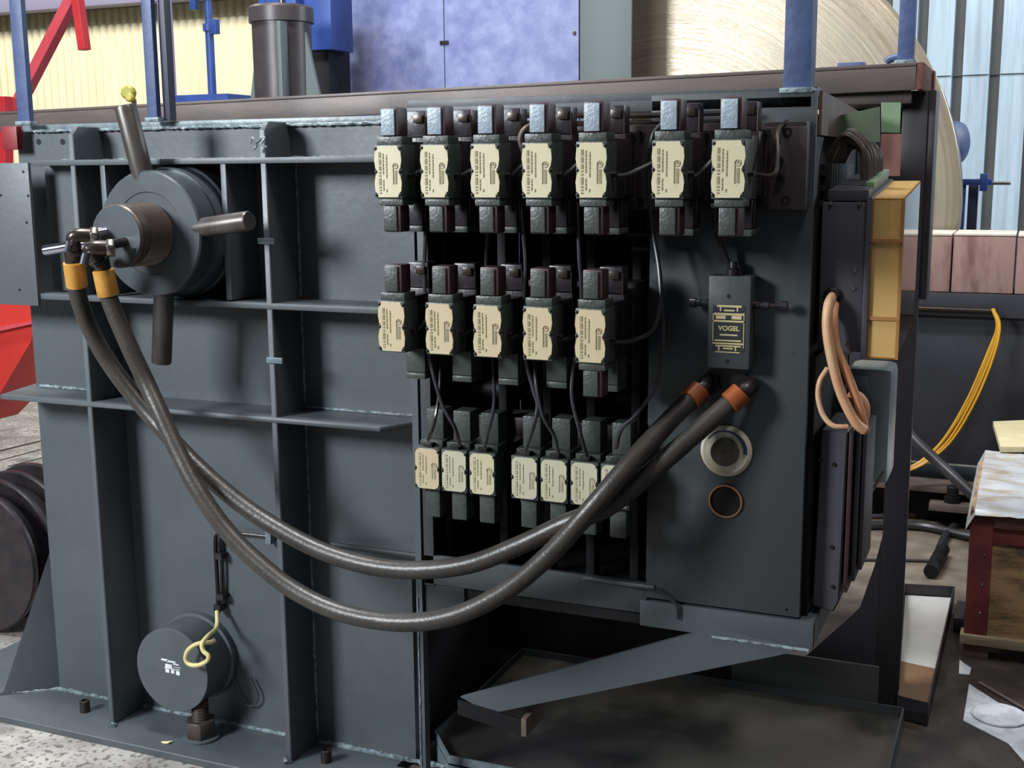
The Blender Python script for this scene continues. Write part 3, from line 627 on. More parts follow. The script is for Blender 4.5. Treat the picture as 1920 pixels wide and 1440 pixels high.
c = at(312, 1393, Z=0)
solo('paper_scrap', MB().prism([c + Vector(v) for v in ((-.014, -.004, .001), (.004, .002, .002), (.017, .006, .004), (.012, -.006, .003), (-.002, -.008, .001))], (0, 0, .003)), P['paper'], 'tiny yellow scrap lying on the base plate edge', 'scrap')

# ================================================================== FRONT PANEL FITTINGS
mc = at(1368, 604, Y=-.05)
mod = thing('sensor_module', 'rounded dark grey module with black and gold label above the hose ports', 'module', (mc.x, 0, mc.z))
x, z = mc.x, mc.z
part(mod, 'housing', MB().box(x - .045, x + .042, -.05, .0, z - .096, z + .093, .006), P['cab'])
b = MB(); b.box(x - .034, x + .031, -.0508, -.05, z - .060, z + .033); lb = part(mod, 'label', b, P['label_black'], 'black label with gold frame', smooth=0)
b = MB(); yy0, yy1 = -.0516, -.0508
for (a0, a1, c0, c1) in ((-.026, .024, .030, .034), (-.020, -.017, .022, .030), (.014, .017, .022, .030), (-.012, .010, .022, .025), (-.032, .029, .014, .018), (-.028, -.008, .006, .013), (.004, .024, .006, .013), (-.034, .030, .000, .0035), (-.034, -.0325, -.04, .016), (.0285, .030, -.052, .02), (-.030, .024, -.039, -.036), (-.034, .029, -.045, -.042), (-.028, .024, -.050, -.047), (-.022, -.019, -.058, -.050), (.012, .015, -.058, -.050), (-.012, .008, -.055, -.052), (-.028, .022, -.062, -.060), (-.019, .017, -.0275, -.0245)):
    b.box(x + a0, x + a1, yy0, yy1, z + c0, z + c1)
part(lb, 'label_frame', b, P['label_gold'], smooth=0)
cu = D.curves.new('txt', 'FONT'); cu.body = 'VOGEL'; cu.size = .0135; cu.align_x = 'CENTER'; cu.extrude = .0004; cu.offset = .0004
to = D.objects.new('tmp_text', cu); COL.objects.link(to); bpy.context.view_layer.update()
tm = D.meshes.new_from_object(to.evaluated_get(bpy.context.evaluated_depsgraph_get())); D.objects.remove(to)
tm.transform(Matrix.Translation((x - .001 - mc.x, -.0515, z - .017 - mc.z)) @ Matrix.Rotation(math.pi / 2, 4, 'X')); tm.materials.clear(); tm.materials.append(P['label_gold'])
to = D.objects.new('lettering', tm); COL.objects.link(to); to.parent = lb
for dz in (.052, -.080): part(mod, 'screw', MB().lathe((x - .003, -.05, z + dz), (0, -1, 0), [(0, .0045), (.001, .004)], 12), P['screw'])
part(mod, 'cable_gland', MB().lathe((x, -.03, z + .09), (0, 0, 1), [(0, .013), (.014, .013), (.018, .009), (.03, .008)], 16), P['vbody'])
def fitting(x0, sgn, ln):
    b = MB(); b.lathe((x0, -.028, z + .034), (sgn, 0, 0), [(0, .008), (.012, .008), (.012, .0055), (.02, .0055), (.02, .0075), (.032, .0075), (.034, .005), (ln - .012, .0045), (ln - .012, .010), (ln, .010)], 14); part(mod, 'plug_fitting', b, P['vbody'])
fitting(x - .045, -1, .042); fitting(x + .042, 1, .068)
gc = at(1360, 847, Y=-.012)
gd = thing('round_gauge', 'round cream dial with blue arc and dark centre on the front panel', 'gauge', (gc.x, 0, gc.z))
x, z = gc.x, gc.z
part(gd, 'dial_ring', MB().lathe((x, 0, z), (0, -1, 0), [(0, .054), (.006, .054), (.009, .051), (.012, .047), (.010, .041), (.011, .036)], 64), P['dial'])
part(gd, 'knob', MB().lathe((x, -.004, z), (0, -1, 0), [(0, .034), (.006, .034), (.0065, .030), (.018, .029), (.020, .026), (.020, .006), (.0215, .004)], 48), P['knob'])
b = MB()
n = 30
for k in range(n):
    a0 = math.radians(-4 + 150 * k / n); a1 = math.radians(-4 + 150 * (k + 1) / n)
    th = .007 * (1 - k / n) + .001; b.prism([(x + math.cos(a) * r, -.0125, z + math.sin(a) * r) for a, r in ((a0, .0455), (a1, .0455), (a1, .0455 - th), (a0, .0455 - th))], (0, .003, 0))
part(gd, 'scale_arc', b, P['blue_mark'], 'blue tapering arc')
pc = at(1360, 940, Y=-.004)
rh = thing('round_port', 'empty round port hole with thin copper coloured rim below the dial', 'port', (pc.x, 0, pc.z))
b = MB(); n = 40
for k in range(n):
    a0, a1 = 2 * math.pi * k / n, 2 * math.pi * (k + 1) / n
    b.hexa([(pc.x + math.cos(a) * r, yy, pc.z + math.sin(a) * r) for yy in (-.006, .0) for a, r in ((a0, .0355), (a1, .0355), (a1, .0325), (a0, .0325))])
part(rh, 'rim', b, mat('copper_rim', 'b98f6c', .3, metal=.7))
part(rh, 'dark_bore', MB().lathe((pc.x, 0, pc.z), (0, -1, 0), [(0, .0325), (.001, .0325)], 40), P['black'])

# ================================================================== BRACE AND PANS
br = thing('drain_brace', 'sloping grey flat brace under the cabinet with small angle foot', 'brace', (-.8, 0, .25))
A, B_, C_, D_ = Vector((-1.18, 0, .265)), Vector((-1.10, 0, .238)), Vector((-.375, 0, .508)), Vector((-.582, 0, .524))
part(br, 'flat_bar', MB().prism([A + Vector((0, -.006, 0)), B_ + Vector((0, -.006, 0)), C_ + Vector((0, -.006, 0)), D_ + Vector((0, -.006, 0))], (0, .01, 0)), P['paint'])
part(br, 'angle_foot', MB().prism([(-1.185, -.01, .258), (-1.015, -.01, .238), (-1.015, -.01, .198), (-1.185, -.01, .222)], (0, .006, 0)), P['black'])
part(br, 'angle_foot', MB().box(-1.021, -1.008, -.012, .10, .198, .242, .001), P['tan'])
pan = thing('drip_pan', 'wide dark oily drip pan with chamfered corner under the cabinet', 'pan', (-.8, .45, -.02))
zr = .055; th = .004
outl = [(-1.262, .09), (-.236, .09), (-.236, .80), (-1.355, .80), (-1.355, .20)]
b = MB(); b.prism([(x, y, .030) for x, y in outl], (0, 0, .004)); part(pan, 'pan_floor', b, mat('oily_pan', '2a2826', .35, col2='46423a', scale=3.0, lo=.42, hi=.62, rvar=.25, detail=6))
for i in range(5):
    p, q = Vector(outl[i] + (0,)), Vector(outl[(i + 1) % 5] + (0,)); d = (q - p).normalized(); nrm = Vector((-d.y, d.x, 0)) * th
    b = MB(); b.prism([p + Vector((0, 0, -.018)), q + Vector((0, 0, -.018)), q + Vector((0, 0, zr)), p + Vector((0, 0, zr))], nrm); part(pan, 'pan_wall', b, P['paint_edge_lit'] if i in (0, 4) else P['cab'])  # front and chamfer walls get paler paint to look lit
cc = at(1543, 1327, Z=-.013)
solo('wood_chip', MB().box(cc.x - .012, cc.x + .012, cc.y - .008, cc.y + .008, -.014, -.008, .002), P['plate_w'], 'small beige chip lying in the drip pan', 'scrap')
tr = thing('narrow_tray', 'narrow steel tray with a white and a brown layer, behind the column', 'tray', (-.2, 1.4, -.02))
T = [(-.262, .885), (-.178, .865), (-.168, 1.885), (-.335, 1.85)]
b = MB(); b.prism([(x, y, -.019) for x, y in T], (0, 0, .004)); part(tr, 'tray_floor', b, P['black'])
for i in range(4):
    p, q = Vector(T[i] + (0,)), Vector(T[(i + 1) % 4] + (0,)); d = (q - p).normalized(); nrm = Vector((-d.y, d.x, 0)) * th
    b = MB(); b.prism([p + Vector((0, 0, -.018)), q + Vector((0, 0, -.018)), q + Vector((0, 0, .05)), p + Vector((0, 0, .05))], nrm); part(tr, 'tray_wall', b, P['column'])
def lerpT(t, s):
    l = Vector(T[0] + (0,)).lerp(Vector(T[3] + (0,)), t); r = Vector(T[1] + (0,)).lerp(Vector(T[2] + (0,)), t)
    q = l.lerp(r, s); return (q.x, q.y, .008)
b = MB(); b.prism([lerpT(.36, .04), lerpT(.34, .96), lerpT(.99, .96), lerpT(.99, .04)], (0, 0, .003)); part(tr, 'white_layer', b, P['tray_white'], 'white layer', smooth=0)  # flat white layer in the far part of the tray
b = MB(); b.prism([lerpT(.01, .04), lerpT(.01, .96), lerpT(.34, .96), lerpT(.36, .04)], (0, 0, .003)); part(tr, 'brown_layer', b, P['tray_brown'], 'brown layer', smooth=0)  # flat brown layer in the near part of the tray

# ================================================================== RAIL BEAM, COLUMN, POSTS
rb = thing('rail_beam', 'long dark steel rail with rusty cut end above the cabinet', 'beam', (-1.4, .85, 1.69))
def zb(x, z): return z + .015 * (x + .285)
def beam(x0, x1, y0, y1, z0, z1): return MB().hexa([(x0, y0, zb(x0, z0)), (x1, y0, z0), (x1, y0, z1), (x0, y0, zb(x0, z1)), (x0, y1, zb(x0, z0)), (x1, y1, z0), (x1, y1, z1), (x0, y1, zb(x0, z1))], .002)
part(rb, 'web', beam(-4.2, -.285, .80, .815, 1.685, 1.742), P['beam']); part(rb, 'upper_flange', beam(-4.2, -.285, .80, 1.12, 1.743, 1.752), P['beam'])
b = MB(); b.box(-.60, -.30, .84, 1.08, 1.655, 1.688, .003); part(rb, 'lower_bar', b, P['beam'])
part(rb, 'end_plate', MB().box(-.284, -.268, .802, 1.07, 1.686, 1.752, .002), P['rust'], 'orange rusty end'); part(rb, 'end_bracket', MB().box(-.275, -.262, 1.072, 1.12, 1.655, 1.75, .002), P['rust'])
cl = thing('support_column', 'dark vertical steel column under the end of the rail', 'column', (-.28, .93, -.02))
part(cl, 'column_plate', MB().box(-.325, -.262, .92, .94, .0, 1.69, .002), P['column'])
part(cl, 'column_web', MB().box(-.31, -.30, .942, 1.04, .0, 1.69, .001), P['column'])
part(cl, 'column_flange', MB().box(-.2615, -.2435, .926, 1.04, 1.15, 1.69, .001), P['column'])
b = MB(); b.prism([at(1660, 985, Y=.93), at(1640, 1060, Y=.93), at(1612, 1140, Y=.93), at(1500, 1240, Y=.93), at(1500, 1285, Y=.93), at(1652, 1312, Y=.93)], (0, .008, 0)); part(cl, 'foot_gusset', b, P['column'])
kq = [at(1372, 1236, Y=.83), at(1648, 1251, Y=.83), at(1645, 1309, Y=.83), at(1372, 1271, Y=.83)]
part(cl, 'kick_plate', MB().box(kq[0].x, kq[1].x, .83, .838, .0, kq[1].z, .001), mat('kick_plate_grey', '4c4d4a', .55, col2='403f40', scale=3))
part(cl, 'added_rear_dark_sheet', MB().box(-1.40, -.70, .842, .85, .0, .5), P['black'])  # black sheet added to keep the void under the cabinet dark
part(cl, 'side_sheet', MB().box(-1.405, -1.395, .146, .838, 0, .5), P['black'])  # second added black sheet, darkening the same void from the side

def post(x0, x1, y0, y1, z0, label, zt=2.25, dark=False):
    t = thing('guard_post', label, 'post', ((x0 + x1) / 2, y0, z0), 'blue square guard posts')
    b = MB(); b.box(x0, x1, y0, y1, z0, zt, .002); part(t, 'tube', b, P['blue'])
    b = MB(); b.box(x0 - .006, x1 + .006, y0 - .004, y1 + .004, z0 - .004, z0 + .006, .001); part(t, 'foot_weld', b, P['weld'])
post(-2.474, -2.434, .055, .072, 1.627, 'blue square post standing at the left end of the machine top')
post(-2.05, -2.020, .055, .072, 1.627, 'blue square post rising behind the yellow knob')
post(-.462, -.410, .0, .06, 1.645, 'broad blue post at the right corner of the valve cabinet')
post(-.337, -.298, .85, .89, 1.757, 'thin blue post on the rail near its rusty end')

# ================================================================== RIGHT SIDE EQUIPMENT
def tl(y): return .085 * (y - .05)
def tbox(b, x0, x1, y0, y1, z0, z1, bev=.0):
    return b.hexa([(x0, y0, z0 + tl(y0)), (x1, y0, z0 + tl(y0)), (x1, y0, z1 + tl(y0)), (x0, y0, z1 + tl(y0)), (x0, y1, z0 + tl(y1)), (x1, y1, z0 + tl(y1)), (x1, y1, z1 + tl(y1)), (x0, y1, z1 + tl(y1))], bev)
jb = thing('control_box', 'grey control box with amber plastic cover hanging beside the cabinet', 'control box', (-.31, .05, 1.12))
part(jb, 'housing', tbox(MB(), -.386, -.300, .05, .40, 1.13, 1.428, .003), P['case'])
part(jb, 'top_lip', tbox(MB(), -.378, -.298, .06, .40, 1.430, 1.452, .002), P['case'])
part(jb, 'side_rim', tbox(MB(), -.300, -.289, .045, .41, 1.118, 1.440, .002), P['case'])
part(jb, 'green_strip', tbox(MB(), -.312, -.296, .12, .40, 1.448, 1.462, .001), P['green'])
ax0, ax1, ay0, ay1, az0, az1 = -.288, -.230, .055, .41, 1.118, 1.436
part(jb, 'amber_front', tbox(MB(), ax0, ax1, ay0, ay0 + .003, az0, az1, .0), P['amber'], 'translucent amber front')
part(jb, 'amber_top', tbox(MB(), ax0, ax1, ay0, ay1, az1 - .003, az1, .0), P['amber'], 'translucent amber top')
part(jb, 'amber_back', tbox(MB(), ax0, ax1, ay1 - .003, ay1, az0, az1, .0), P['clear'])
part(jb, 'amber_bottom', tbox(MB(), ax0, ax1, ay0, ay1, az0, az0 + .003, .0), P['amber'])
part(jb, 'clear_side', tbox(MB(), ax1 - .003, ax1, ay0, ay1, az0, az1, .0), P['clear'], 'clear see-through side')
b = MB()
for zz in (az0 + .078, az1 - .085): tbox(b, ax0 - .001, ax1 + .002, ay0 - .004, ay0 + .001, zz, zz + .007)
tbox(b, ax1 - .004, ax1 + .002, ay0 - .002, ay0 + .004, az0, az1); tbox(b, ax0 - .003, ax0 + .002, ay0 - .003, ay0 + .003, az0, az1)
part(jb, 'amber_ridge', b, P['amber_dark'])
for px, py in ((1558, 381), (1612, 382), (1603, 507), (1601, 541), (1592, 661), (1585, 643)):
    part(jb, 'screw', MB().lathe(at(px, py, Y=.05), (0, -1, 0), [(0, .0045), (.003, .0035)], 10), P['steel'])
gr = at(1561, 555, Y=.05)
part(jb, 'grommet', MB().lathe(gr, (0, -1, 0), [(0, .018), (.006, .018), (.009, .014), (.009, .008)], 20), P['black'])
def fcable(pts, r, label, m=P['peach'], flat=.55):
    P3 = [at(p[0], p[1], Y=p[2]) for p in pts]
    solo('flat_cable', MB().sweep(spline(P3, 7), r, 14, flat=flat), m, label, 'cable', 'peach coloured cables from the control box')
fcable([(1561, 556, .05), (1553, 575, .01), (1551, 620, .0), (1561, 680, .0), (1578, 740, .01), (1603, 790, .02), (1620, 806, .03)], .0125, 'thick peach cable on the left hanging from the grey control box grommet', flat=.8)
fcable([(1566, 560, .06), (1563, 600, .02), (1568, 650, .015), (1588, 700, .02), (1605, 745, .03), (1618, 790, .04), (1622, 808, .05)], .0115, 'thick peach cable on the right beside its twin below the control box', m=mat('flat_cable_pink', 'd2a07c', .5, col2='c98a66', scale=9), flat=.8)
fcable([(1552, 690, .02), (1537, 715, .01), (1534, 745, .01), (1543, 778, .01), (1562, 798, .01), (1590, 800, .02)], .0052, 'thin peach cable forming a loop to the left of the thick pair', flat=1)
fcable([(1592, 735, .05), (1612, 745, .05), (1622, 765, .05), (1618, 795, .05)], .010, 'short peach cable bend behind the thick pair', flat=1)
# cable loom from cabinet to control box
lm = [(k % 7, k // 7) for k in range(14)]
for k, (i, j) in enumerate(lm):
    y = .14 + i * .035; s = i * .0
    x0 = -.385 + .0; a = Vector((-.40, y + .02, 1.50 + j * .014)); pk = Vector((-.352 + j * .008, y, 1.560 - j * .012 + .012 * math.sin(i))); e = Vector((-.318 + j * .008, y - .0, 1.465 + tl(y)))
    solo('loom_cable', MB().sweep(spline([a, a.lerp(pk, .55) + Vector((0, 0, .016)), pk, pk.lerp(e, .5) + Vector((.012, 0, .012)), e], 6), .0062 if k % 3 else .008, 8), P['loom'] if k % 2 else P['thread'], 'dark arching loom cable, %s from the front, %s layer' % (ORD[i], 'inner' if j else 'outer'), 'cable', 'cable loom over the control box')
b = MB(); b.box(-.392, -.375, .08, .42, 1.40, 1.505, .002)
for q in range(3): b.box(-.397, -.385, .07, .09, 1.42 + q * .03, 1.432 + q * .03, .001)
solo('terminal_strip', b, P['black'], 'black toothed terminal strip beside the cabinet edge', 'terminal strip')
gb = thing('green_bracket', 'pale green steel bracket above the cable loom', 'bracket', (-.33, .3, 1.55))
u = [at(1544, 223, Y=.30), at(1649, 200, Y=.20), at(1649, 266, Y=.20), at(1543, 269, Y=.30)]
part(gb, 'bracket_plate', MB().prism(u, (0, .008, 0)), P['green'])
u = [at(1652, 192, Y=.62), at(1689, 192, Y=.62), at(1687, 249, Y=.62), at(1652, 248, Y=.62)]
solo('black_backing', MB().prism([at(1598, 178, Y=1.14), at(1700, 178, Y=1.14), at(1700, 345, Y=1.14), at(1598, 345, Y=1.14)], (0, .01, 0)), P['black'], 'black sheet behind the pale green plates', 'plate')  # plain black sheet filling the gap behind the plates
solo('green_tab', MB().prism(u, (0, .006, 0)), P['green'], 'small pale green plate beside the dark column', 'plate')
u = [at(1652, 251, Y=.66), at(1689, 251, Y=.66), at(1687, 330, Y=.66), at(1650, 330, Y=.66)]
solo('pink_tab', MB().prism(u, (0, .006, 0)), mat('pinkish_plate', 'a5766c', .6), 'small pinkish plate below the pale green plate', 'plate')
u = [at(1530, 172, Y=.1), at(1605, 196, Y=.55), at(1600, 206, Y=.55), at(1540, 236, Y=.1), at(1530, 236, Y=.1)]
solo('tan_bracket', MB().prism([Vector((-.3945, .02, 1.645)), Vector((-.3945, .60, 1.625)), Vector((-.3945, .60, 1.56)), Vector((-.3945, .02, 1.56))], (.006, 0, 0)), P['tan'], 'brown grey side plate behind the broad blue post', 'plate')
# dark housing below
dh = thing('slatted_housing', 'tall dark slatted housing hanging below the control box', 'housing', (-.35, .08, .6))
part(dh, 'front_cover', MB().prism([(-.372, .05, .965), (-.318, .05, .965), (-.322, .05, .60), (-.334, .05, .575), (-.378, .05, .585)], (0, .20, 0), .003), P['case'])
for k, x in enumerate((-.316, -.304, -.293)):
    part(dh, 'slat', MB().box(x, x + .008, .055 + k * .02, .25, .62 + .02 * k, .965, .001), P['vred'] if k == 0 else P['case'])
for px, py in ((1564, 871), (1538, 862), (1560, 1026), (1562, 1100), (1585, 1102)):
    part(dh, 'rivet', MB().lathe(at(px, py, Y=.05), (0, -1, 0), [(0, .005), (.003, .004)], 10), P['screw'])
part(dh, 'inner_rail', MB().box(-.40, -.384, .03, .25, .56, 1.12, .002), P['black'])
part(dh, 'mesh_side', MB().box(-.330, -.312, .27, .36, .66, .97, .004), mat('mesh_dark', '2e2a2d', .6, col2='4a4446', scale=120, lo=.5, hi=.6))
mt = thing('silver_motor', 'rounded silver metal casing partly hidden behind the peach cables', 'motor', (-.33, .6, .8))
ma, mb_ = at(1588, 688, Y=.46), at(1664, 910, Y=.46)
part(mt, 'casing', MB().box(ma.x, mb_.x, .46, .60, mb_.z, ma.z, .018), P['silver'])
part(mt, 'cap_ridge', MB().box(ma.x + .01, ma.x + .05, .452, .459, ma.z - .05, ma.z - .018, .002), P['silver'])
solo('thin_rod', MB().cyl(at(1606, 968, Y=.25), at(1657, 884, Y=.30), .0035, n=8), P['steel'], 'thin pale metal rod leaning beside the slatted housing', 'rod')
solo('blue_cover', MB().sweep(spline([(-.38, 1.0, 1.768), (-.37, 1.0, 1.778), (-.34, 1.0, 1.782), (-.32, 1.0, 1.770)], 4), .010, 10), P['blue'], 'small blue grey curved cover lying on the rail by the thin post', 'cover')
solo('blue_grey_strip', MB().box(-.50, -.43, .95, 1.0, 1.753, 1.770, .003), P['blue'], 'small blue grey block lying on the rail behind the broad post', 'block')

# ================================================================== MID BACKGROUND
bc = thing('blue_enclosure', 'large blue sheet metal enclosure behind the machine', 'enclosure', (-2.1, 2.2, .8))
EY = 3.1; ex = [at(px, 100, Y=EY).x for px in (622, 834, 1085, 1183)]
for x0, x1 in ((ex[0], ex[1] - .004), (ex[1], ex[2])):
    part(bc, 'sheet_panel', MB().box(x0, x1, EY, EY + .015, 1.0, 3.4, .002), P['blue_panel'])
part(bc, 'side_sheet', MB().box(ex[2] + .004, ex[3], EY + .005, EY + .02, 1.0, 3.4, .002), P['grey_panel'], 'grey green sheet')
part(bc, 'carcass', MB().box(ex[0] + .01, ex[2], EY + .021, EY + .25, .9, 3.4), P['blue_vivid'])
for px, py in ((834, 80), (834, -200)):
    q = at(px, py, Y=EY); part(bc, 'latch', MB().box(q.x - .025, q.x + .022, EY - .007, EY - .0005, q.z - .009, q.z + .009, .001), P['black'])
q = at(1077, 62, Y=EY); part(bc, 'bolt', MB().lathe((q.x, EY, q.z), (0, -1, 0), [(0, .01), (.006, .008)], 10), P['screw'])
cy = thing('bearing_pedestal', 'black flanged steel cylinder with side gussets behind the rail', 'pedestal', (-3.05, 2.2, 1.2))
cxx = at(530, 100, Y=2.2).x
part(cy, 'cylinder', MB().lathe((cxx, 2.2, 1.2), (0, 0, 1), [(0, .128), (.93, .128), (.93, .140), (.99, .140), (1.0, .132)], 48), mat('pedestal_black', '3a3639', .4, metal=.3, col2='4a4546', scale=5))
for (a0, a1, a2) in (((483, 62), (468, 200), (492, 200)), ((572, 60), (604, 200), (575, 200))):
    part(cy, 'gusset', MB().prism([at(*a0, Y=2.12), at(*a1, Y=2.12), at(*a2, Y=2.12)], (0, .015, 0)), P['grey_panel'])
q = at(529, 120, Y=2.05); part(cy, 'fin', MB().box(q.x - .012, q.x + .006, 2.035, 2.09, 1.3, 2.12, .002), P['grey_panel'])
bcol = thing('blue_column', 'vivid blue upright column behind the black cylinder', 'column', (-3.0, 2.6, 1.0))
def pxbox(pa, pb, Y, d, z0=None):
    a_, b_ = at(*pa, Y=Y), at(*pb, Y=Y); return MB().box(a_.x, b_.x, Y, Y + d, b_.z if z0 is None else z0, a_.z, .003)
part(bcol, 'upright', pxbox((480, -90), (556, 60), 2.55, .2), P['blue_vivid'])
part(bcol, 'light_strip', pxbox((518, -90), (530, 60), 2.52, .025), P['steel'])
part(bcol, 'upright', pxbox((558, -90), (622, 92), 2.62, .2), P['blue_vivid'])
part(bcol, 'dark_base', pxbox((560, 94), (622, 300), 2.66, .2, -.02), P['black'])
bj = thing('blue_screw_jack', 'slim blue threaded jack stand on a flat blue base', 'jack', at(392, 180, Y=3.5))
a = at(394, 90, Y=3.5); zb = at(392, 180, Y=3.5).z
part(bj, 'stem', MB().lathe((a.x, 3.5, zb), (0, 0, 1), [(0, .024), (.36, .024), (.36, .036), (.40, .036), (.40, .022), (.56, .022), (.56, .066), (1.2, .066)], 24), P['blue_vivid'])
part(bj, 'base_plate', MB().box(a.x - .19, a.x + .21, 3.35, 3.65, zb - .5, zb, .004), P['blue_vivid'])
part(bj, 'lever', MB().box(a.x + .03, a.x + .075, 3.46, 3.5, zb + .34, zb + .42, .004), P['blue_vivid'])
part(bj, 'lever', MB().box(a.x - .10, a.x - .06, 3.46, 3.5, zb + .48, zb + .62, .004), P['blue_vivid'])
p4 = at(308, 100, Y=4.0)
vp = thing('grey_violet_upright', 'thin grey violet upright beside the second blue post in the background', 'upright', (p4.x, 4.0, 0))
part(vp, 'tube', MB().box(p4.x - .035, p4.x + .035, 4.0, 4.06, 0, 3.4, .003), P['purlin'])
# added dark strip right of post 2, standing for its shaded side
solo('post_shade_strip', MB().box(-2.015, -1.996, .075, .10, 1.626, 2.25, .001), P['blue_dark'], 'nearly black strip standing for the shaded side of the second blue post', 'upright')
dr = thing('polished_drum', 'huge brushed metal drum end behind the cabinet', 'drum', at(1251, 390, Y=3.45))
dc = Vector(dr.location); dR = (at(1802, 390, Y=3.45) - dc).length
part(dr, 'drum_end', MB().lathe((dc.x, 3.45, dc.z), (0, -1, 0), [(-.04, dR - .005), (-.01, dR), (0, dR - .004), (.006, dR - .03), (.010, dR - .2), (.016, dR * .5), (.018, .01)], 128), P['drum'], smooth=1.2)
part(dr, 'shell', MB().lathe((dc.x, 3.49, dc.z), (0, 1, 0), [(0, dR - .02), (.5, dR - .02)], 96), P['beam'])
bm_ = thing('blue_motor', 'blue motor beyond the right edge of the drum', 'motor', at(1800, 262, Y=4.6))
q = at(1803, 268, Y=4.6); part(bm_, 'casing', MB().lathe((q.x - .1, 4.6, q.z), (1, -.6, 0), [(-.2, .10), (.08, .115), (.10, .11), (.13, .06)], 32), P['blue'])
part(bm_, 'mount', MB().box(q.x - .20, q.x - .12, 4.58, 4.66, -.02, q.z - .08, .004), P['blue_dark'])
part(bm_, 'fan_cover', MB().lathe((q.x - .09, 4.58, q.z), (1, -.6, 0), [(.0, .118), (.05, .118)], 32), P['column'])
q1 = at(1800, 340, Y=4.5)
bs = thing('blue_stand', 'vivid blue clamp stand with steel spindle right of the drum', 'stand', (q1.x, 4.5, .5))
part(bs, 'leg', MB().box(q1.x - .05, q1.x + .03, 4.5, 4.56, -.02, q1.z, .003), P['blue_vivid'])
part(bs, 'leg', MB().box(q1.x + .04, q1.x + .09, 4.6, 4.66, -.02, q1.z, .003), P['blue_dark'])
part(bs, 'arm', MB().box(q1.x - .08, q1.x + .16, 4.47, 4.52, q1.z - .02, q1.z + .012, .003), P['blue_vivid'])
part(bs, 'clamp', MB().box(q1.x + .10, q1.x + .14, 4.45, 4.54, q1.z - .05, q1.z + .04, .003), P['blue_vivid'])
part(bs, 'spindle', MB().cyl((q1.x + .14, 4.49, q1.z - .01), (q1.x + .25, 4.49, q1.z - .01), .009, n=10), P['steel'])
# ---- bed with stone blocks at the right
bd = thing('machine_bed', 'long dark machine bed under the pink stone blocks', 'machine bed', (0, 3.2, -.02))
part(bd, 'top_rail', MB().box(-1.0, 1.4, 2.98, 3.34, .87, .968, .004), P['bed'])
part(bd, 'side_sheet', MB().box(-1.0, 1.4, 3.03, 3.34, .22, .87, .002), P['bed'])
part(bd, 'plinth', MB().box(-1.0, 1.4, 2.95, 3.34, -.02, .14, .003), P['black'])
part(bd, 'ledge', MB().box(-1.0, 1.4, 2.85, 3.0, .13, .155, .003), P['tan'])
tb = at(1740, 578, Y=2.99); part(bd, 'cable_duct', MB().cyl((-1.0, 2.97, tb.z), (at(1866, 578, Y=2.97).x, 2.97, tb.z), .012, n=12), P['steel_oil'])
row = thing('stone_block_row', 'row of pinkish stone blocks with white tops on the machine bed', 'stone blocks', (0, 3.0, .97))
xj = [at(px, 480, Y=3.0).x for px in (1545, 1665, 1785, 1905)]; xj += [xj[-1] + .29 * k for k in range(1, 4)]
for i in range(len(xj) - 1):
    dz = random.uniform(-.004, .004)
    bl = part(row, 'stone_block', MB().box(xj[i] + .003, xj[i + 1] - .003, 3.0 + random.uniform(0, .006), 3.34, .970, 1.205 + dz, .006), P['pinkblock'])
    part(bl, 'white_top', MB().box(xj[i] + .004, xj[i + 1] - .004, 2.998, 3.34, 1.206 + dz, 1.214 + dz, .002), P['whitetop'])
for k in range(6):
    o = k * 3.2 - 8
    pts = [(1862 + o * .1, 579, 2.93), (1872 + o * .35, 612, 2.90), (1856 + o * .8, 668, 2.88), (1822 + o, 750, 2.86), (1778 + o * 1.1, 822, 2.84), (1738 + o * .9, 862, 2.82), (1700 + o * .3, 880 + o * .3, 2.80), (1670, 884 + o * .3, 2.78)]
    solo('yellow_cable', MB().sweep(spline([at(a_ + random.uniform(-1.5, 1.5), b_, Y=c_ - .012 * (k % 2)) for a_, b_, c_ in pts], 6), .0052, 8), P['yel2'] if k in (1, 4) else P['cableyellow'], ['leftmost','second','third','fourth','fifth','rightmost'][k] + ' thin yellow cable of the bundle drooping over the machine bed', 'cable', 'yellow cable bundle')
cable([(1690, 790, 2.55), (1715, 825, 2.5), (1760, 868, 2.45), (1800, 905, 2.4), (1840, 945, 2.36), (1870, 985, 2.33)], .022, 'black_hose', 'black hose slanting down behind the foil covered crate', 'hose', n=12)
ck = at(1785, 950, Y=2.86)
cbt = thing('clamp_bolt', 'stubby black clamp bolt on the ledge of the machine bed', 'bolt', ck)
part(cbt, 'clamp_plate', MB().box(ck.x - .09, ck.x + .10, 2.80, 2.96, ck.z - .01, ck.z + .02, .003), P['tan'])
part(cbt, 'stud', MB().lathe((ck.x, 2.86, ck.z), (0, 0, 1), [(0, .035), (.05, .035), (.05, .026), (.085, .026), (.09, .02)], 16), P['black'])
def floor_hose(pts, r, label, nm='floor_hose'):
    P3 = [at(a_, b_, Z=-.02 + r) for a_, b_ in pts]
    solo(nm, MB().sweep(spline(P3, 6), r, 10), P['cable'], label, 'hose', 'black hoses on the floor by the machine bed')
floor_hose([(1600, 968), (1660, 968), (1740, 966), (1790, 970), (1840, 974)], .012, 'upper black hose lying along the foot of the machine bed')
floor_hose([(1600, 985), (1680, 984), (1740, 988), (1800, 1002), (1840, 1010)], .020, 'thicker black hose below it on the floor')
floor_hose([(1820, 974), (1790, 985), (1770, 1010), (1758, 1040), (1750, 1062)], .016, 'black hose end curving towards the narrow tray')
floor_hose([(1600, 1050), (1660, 1050), (1750, 1052)], .006, 'thin black cord straight across the floor')
floor_hose([(1634, 925), (1650, 950), (1680, 975)], .012, 'short black hose end behind the column')
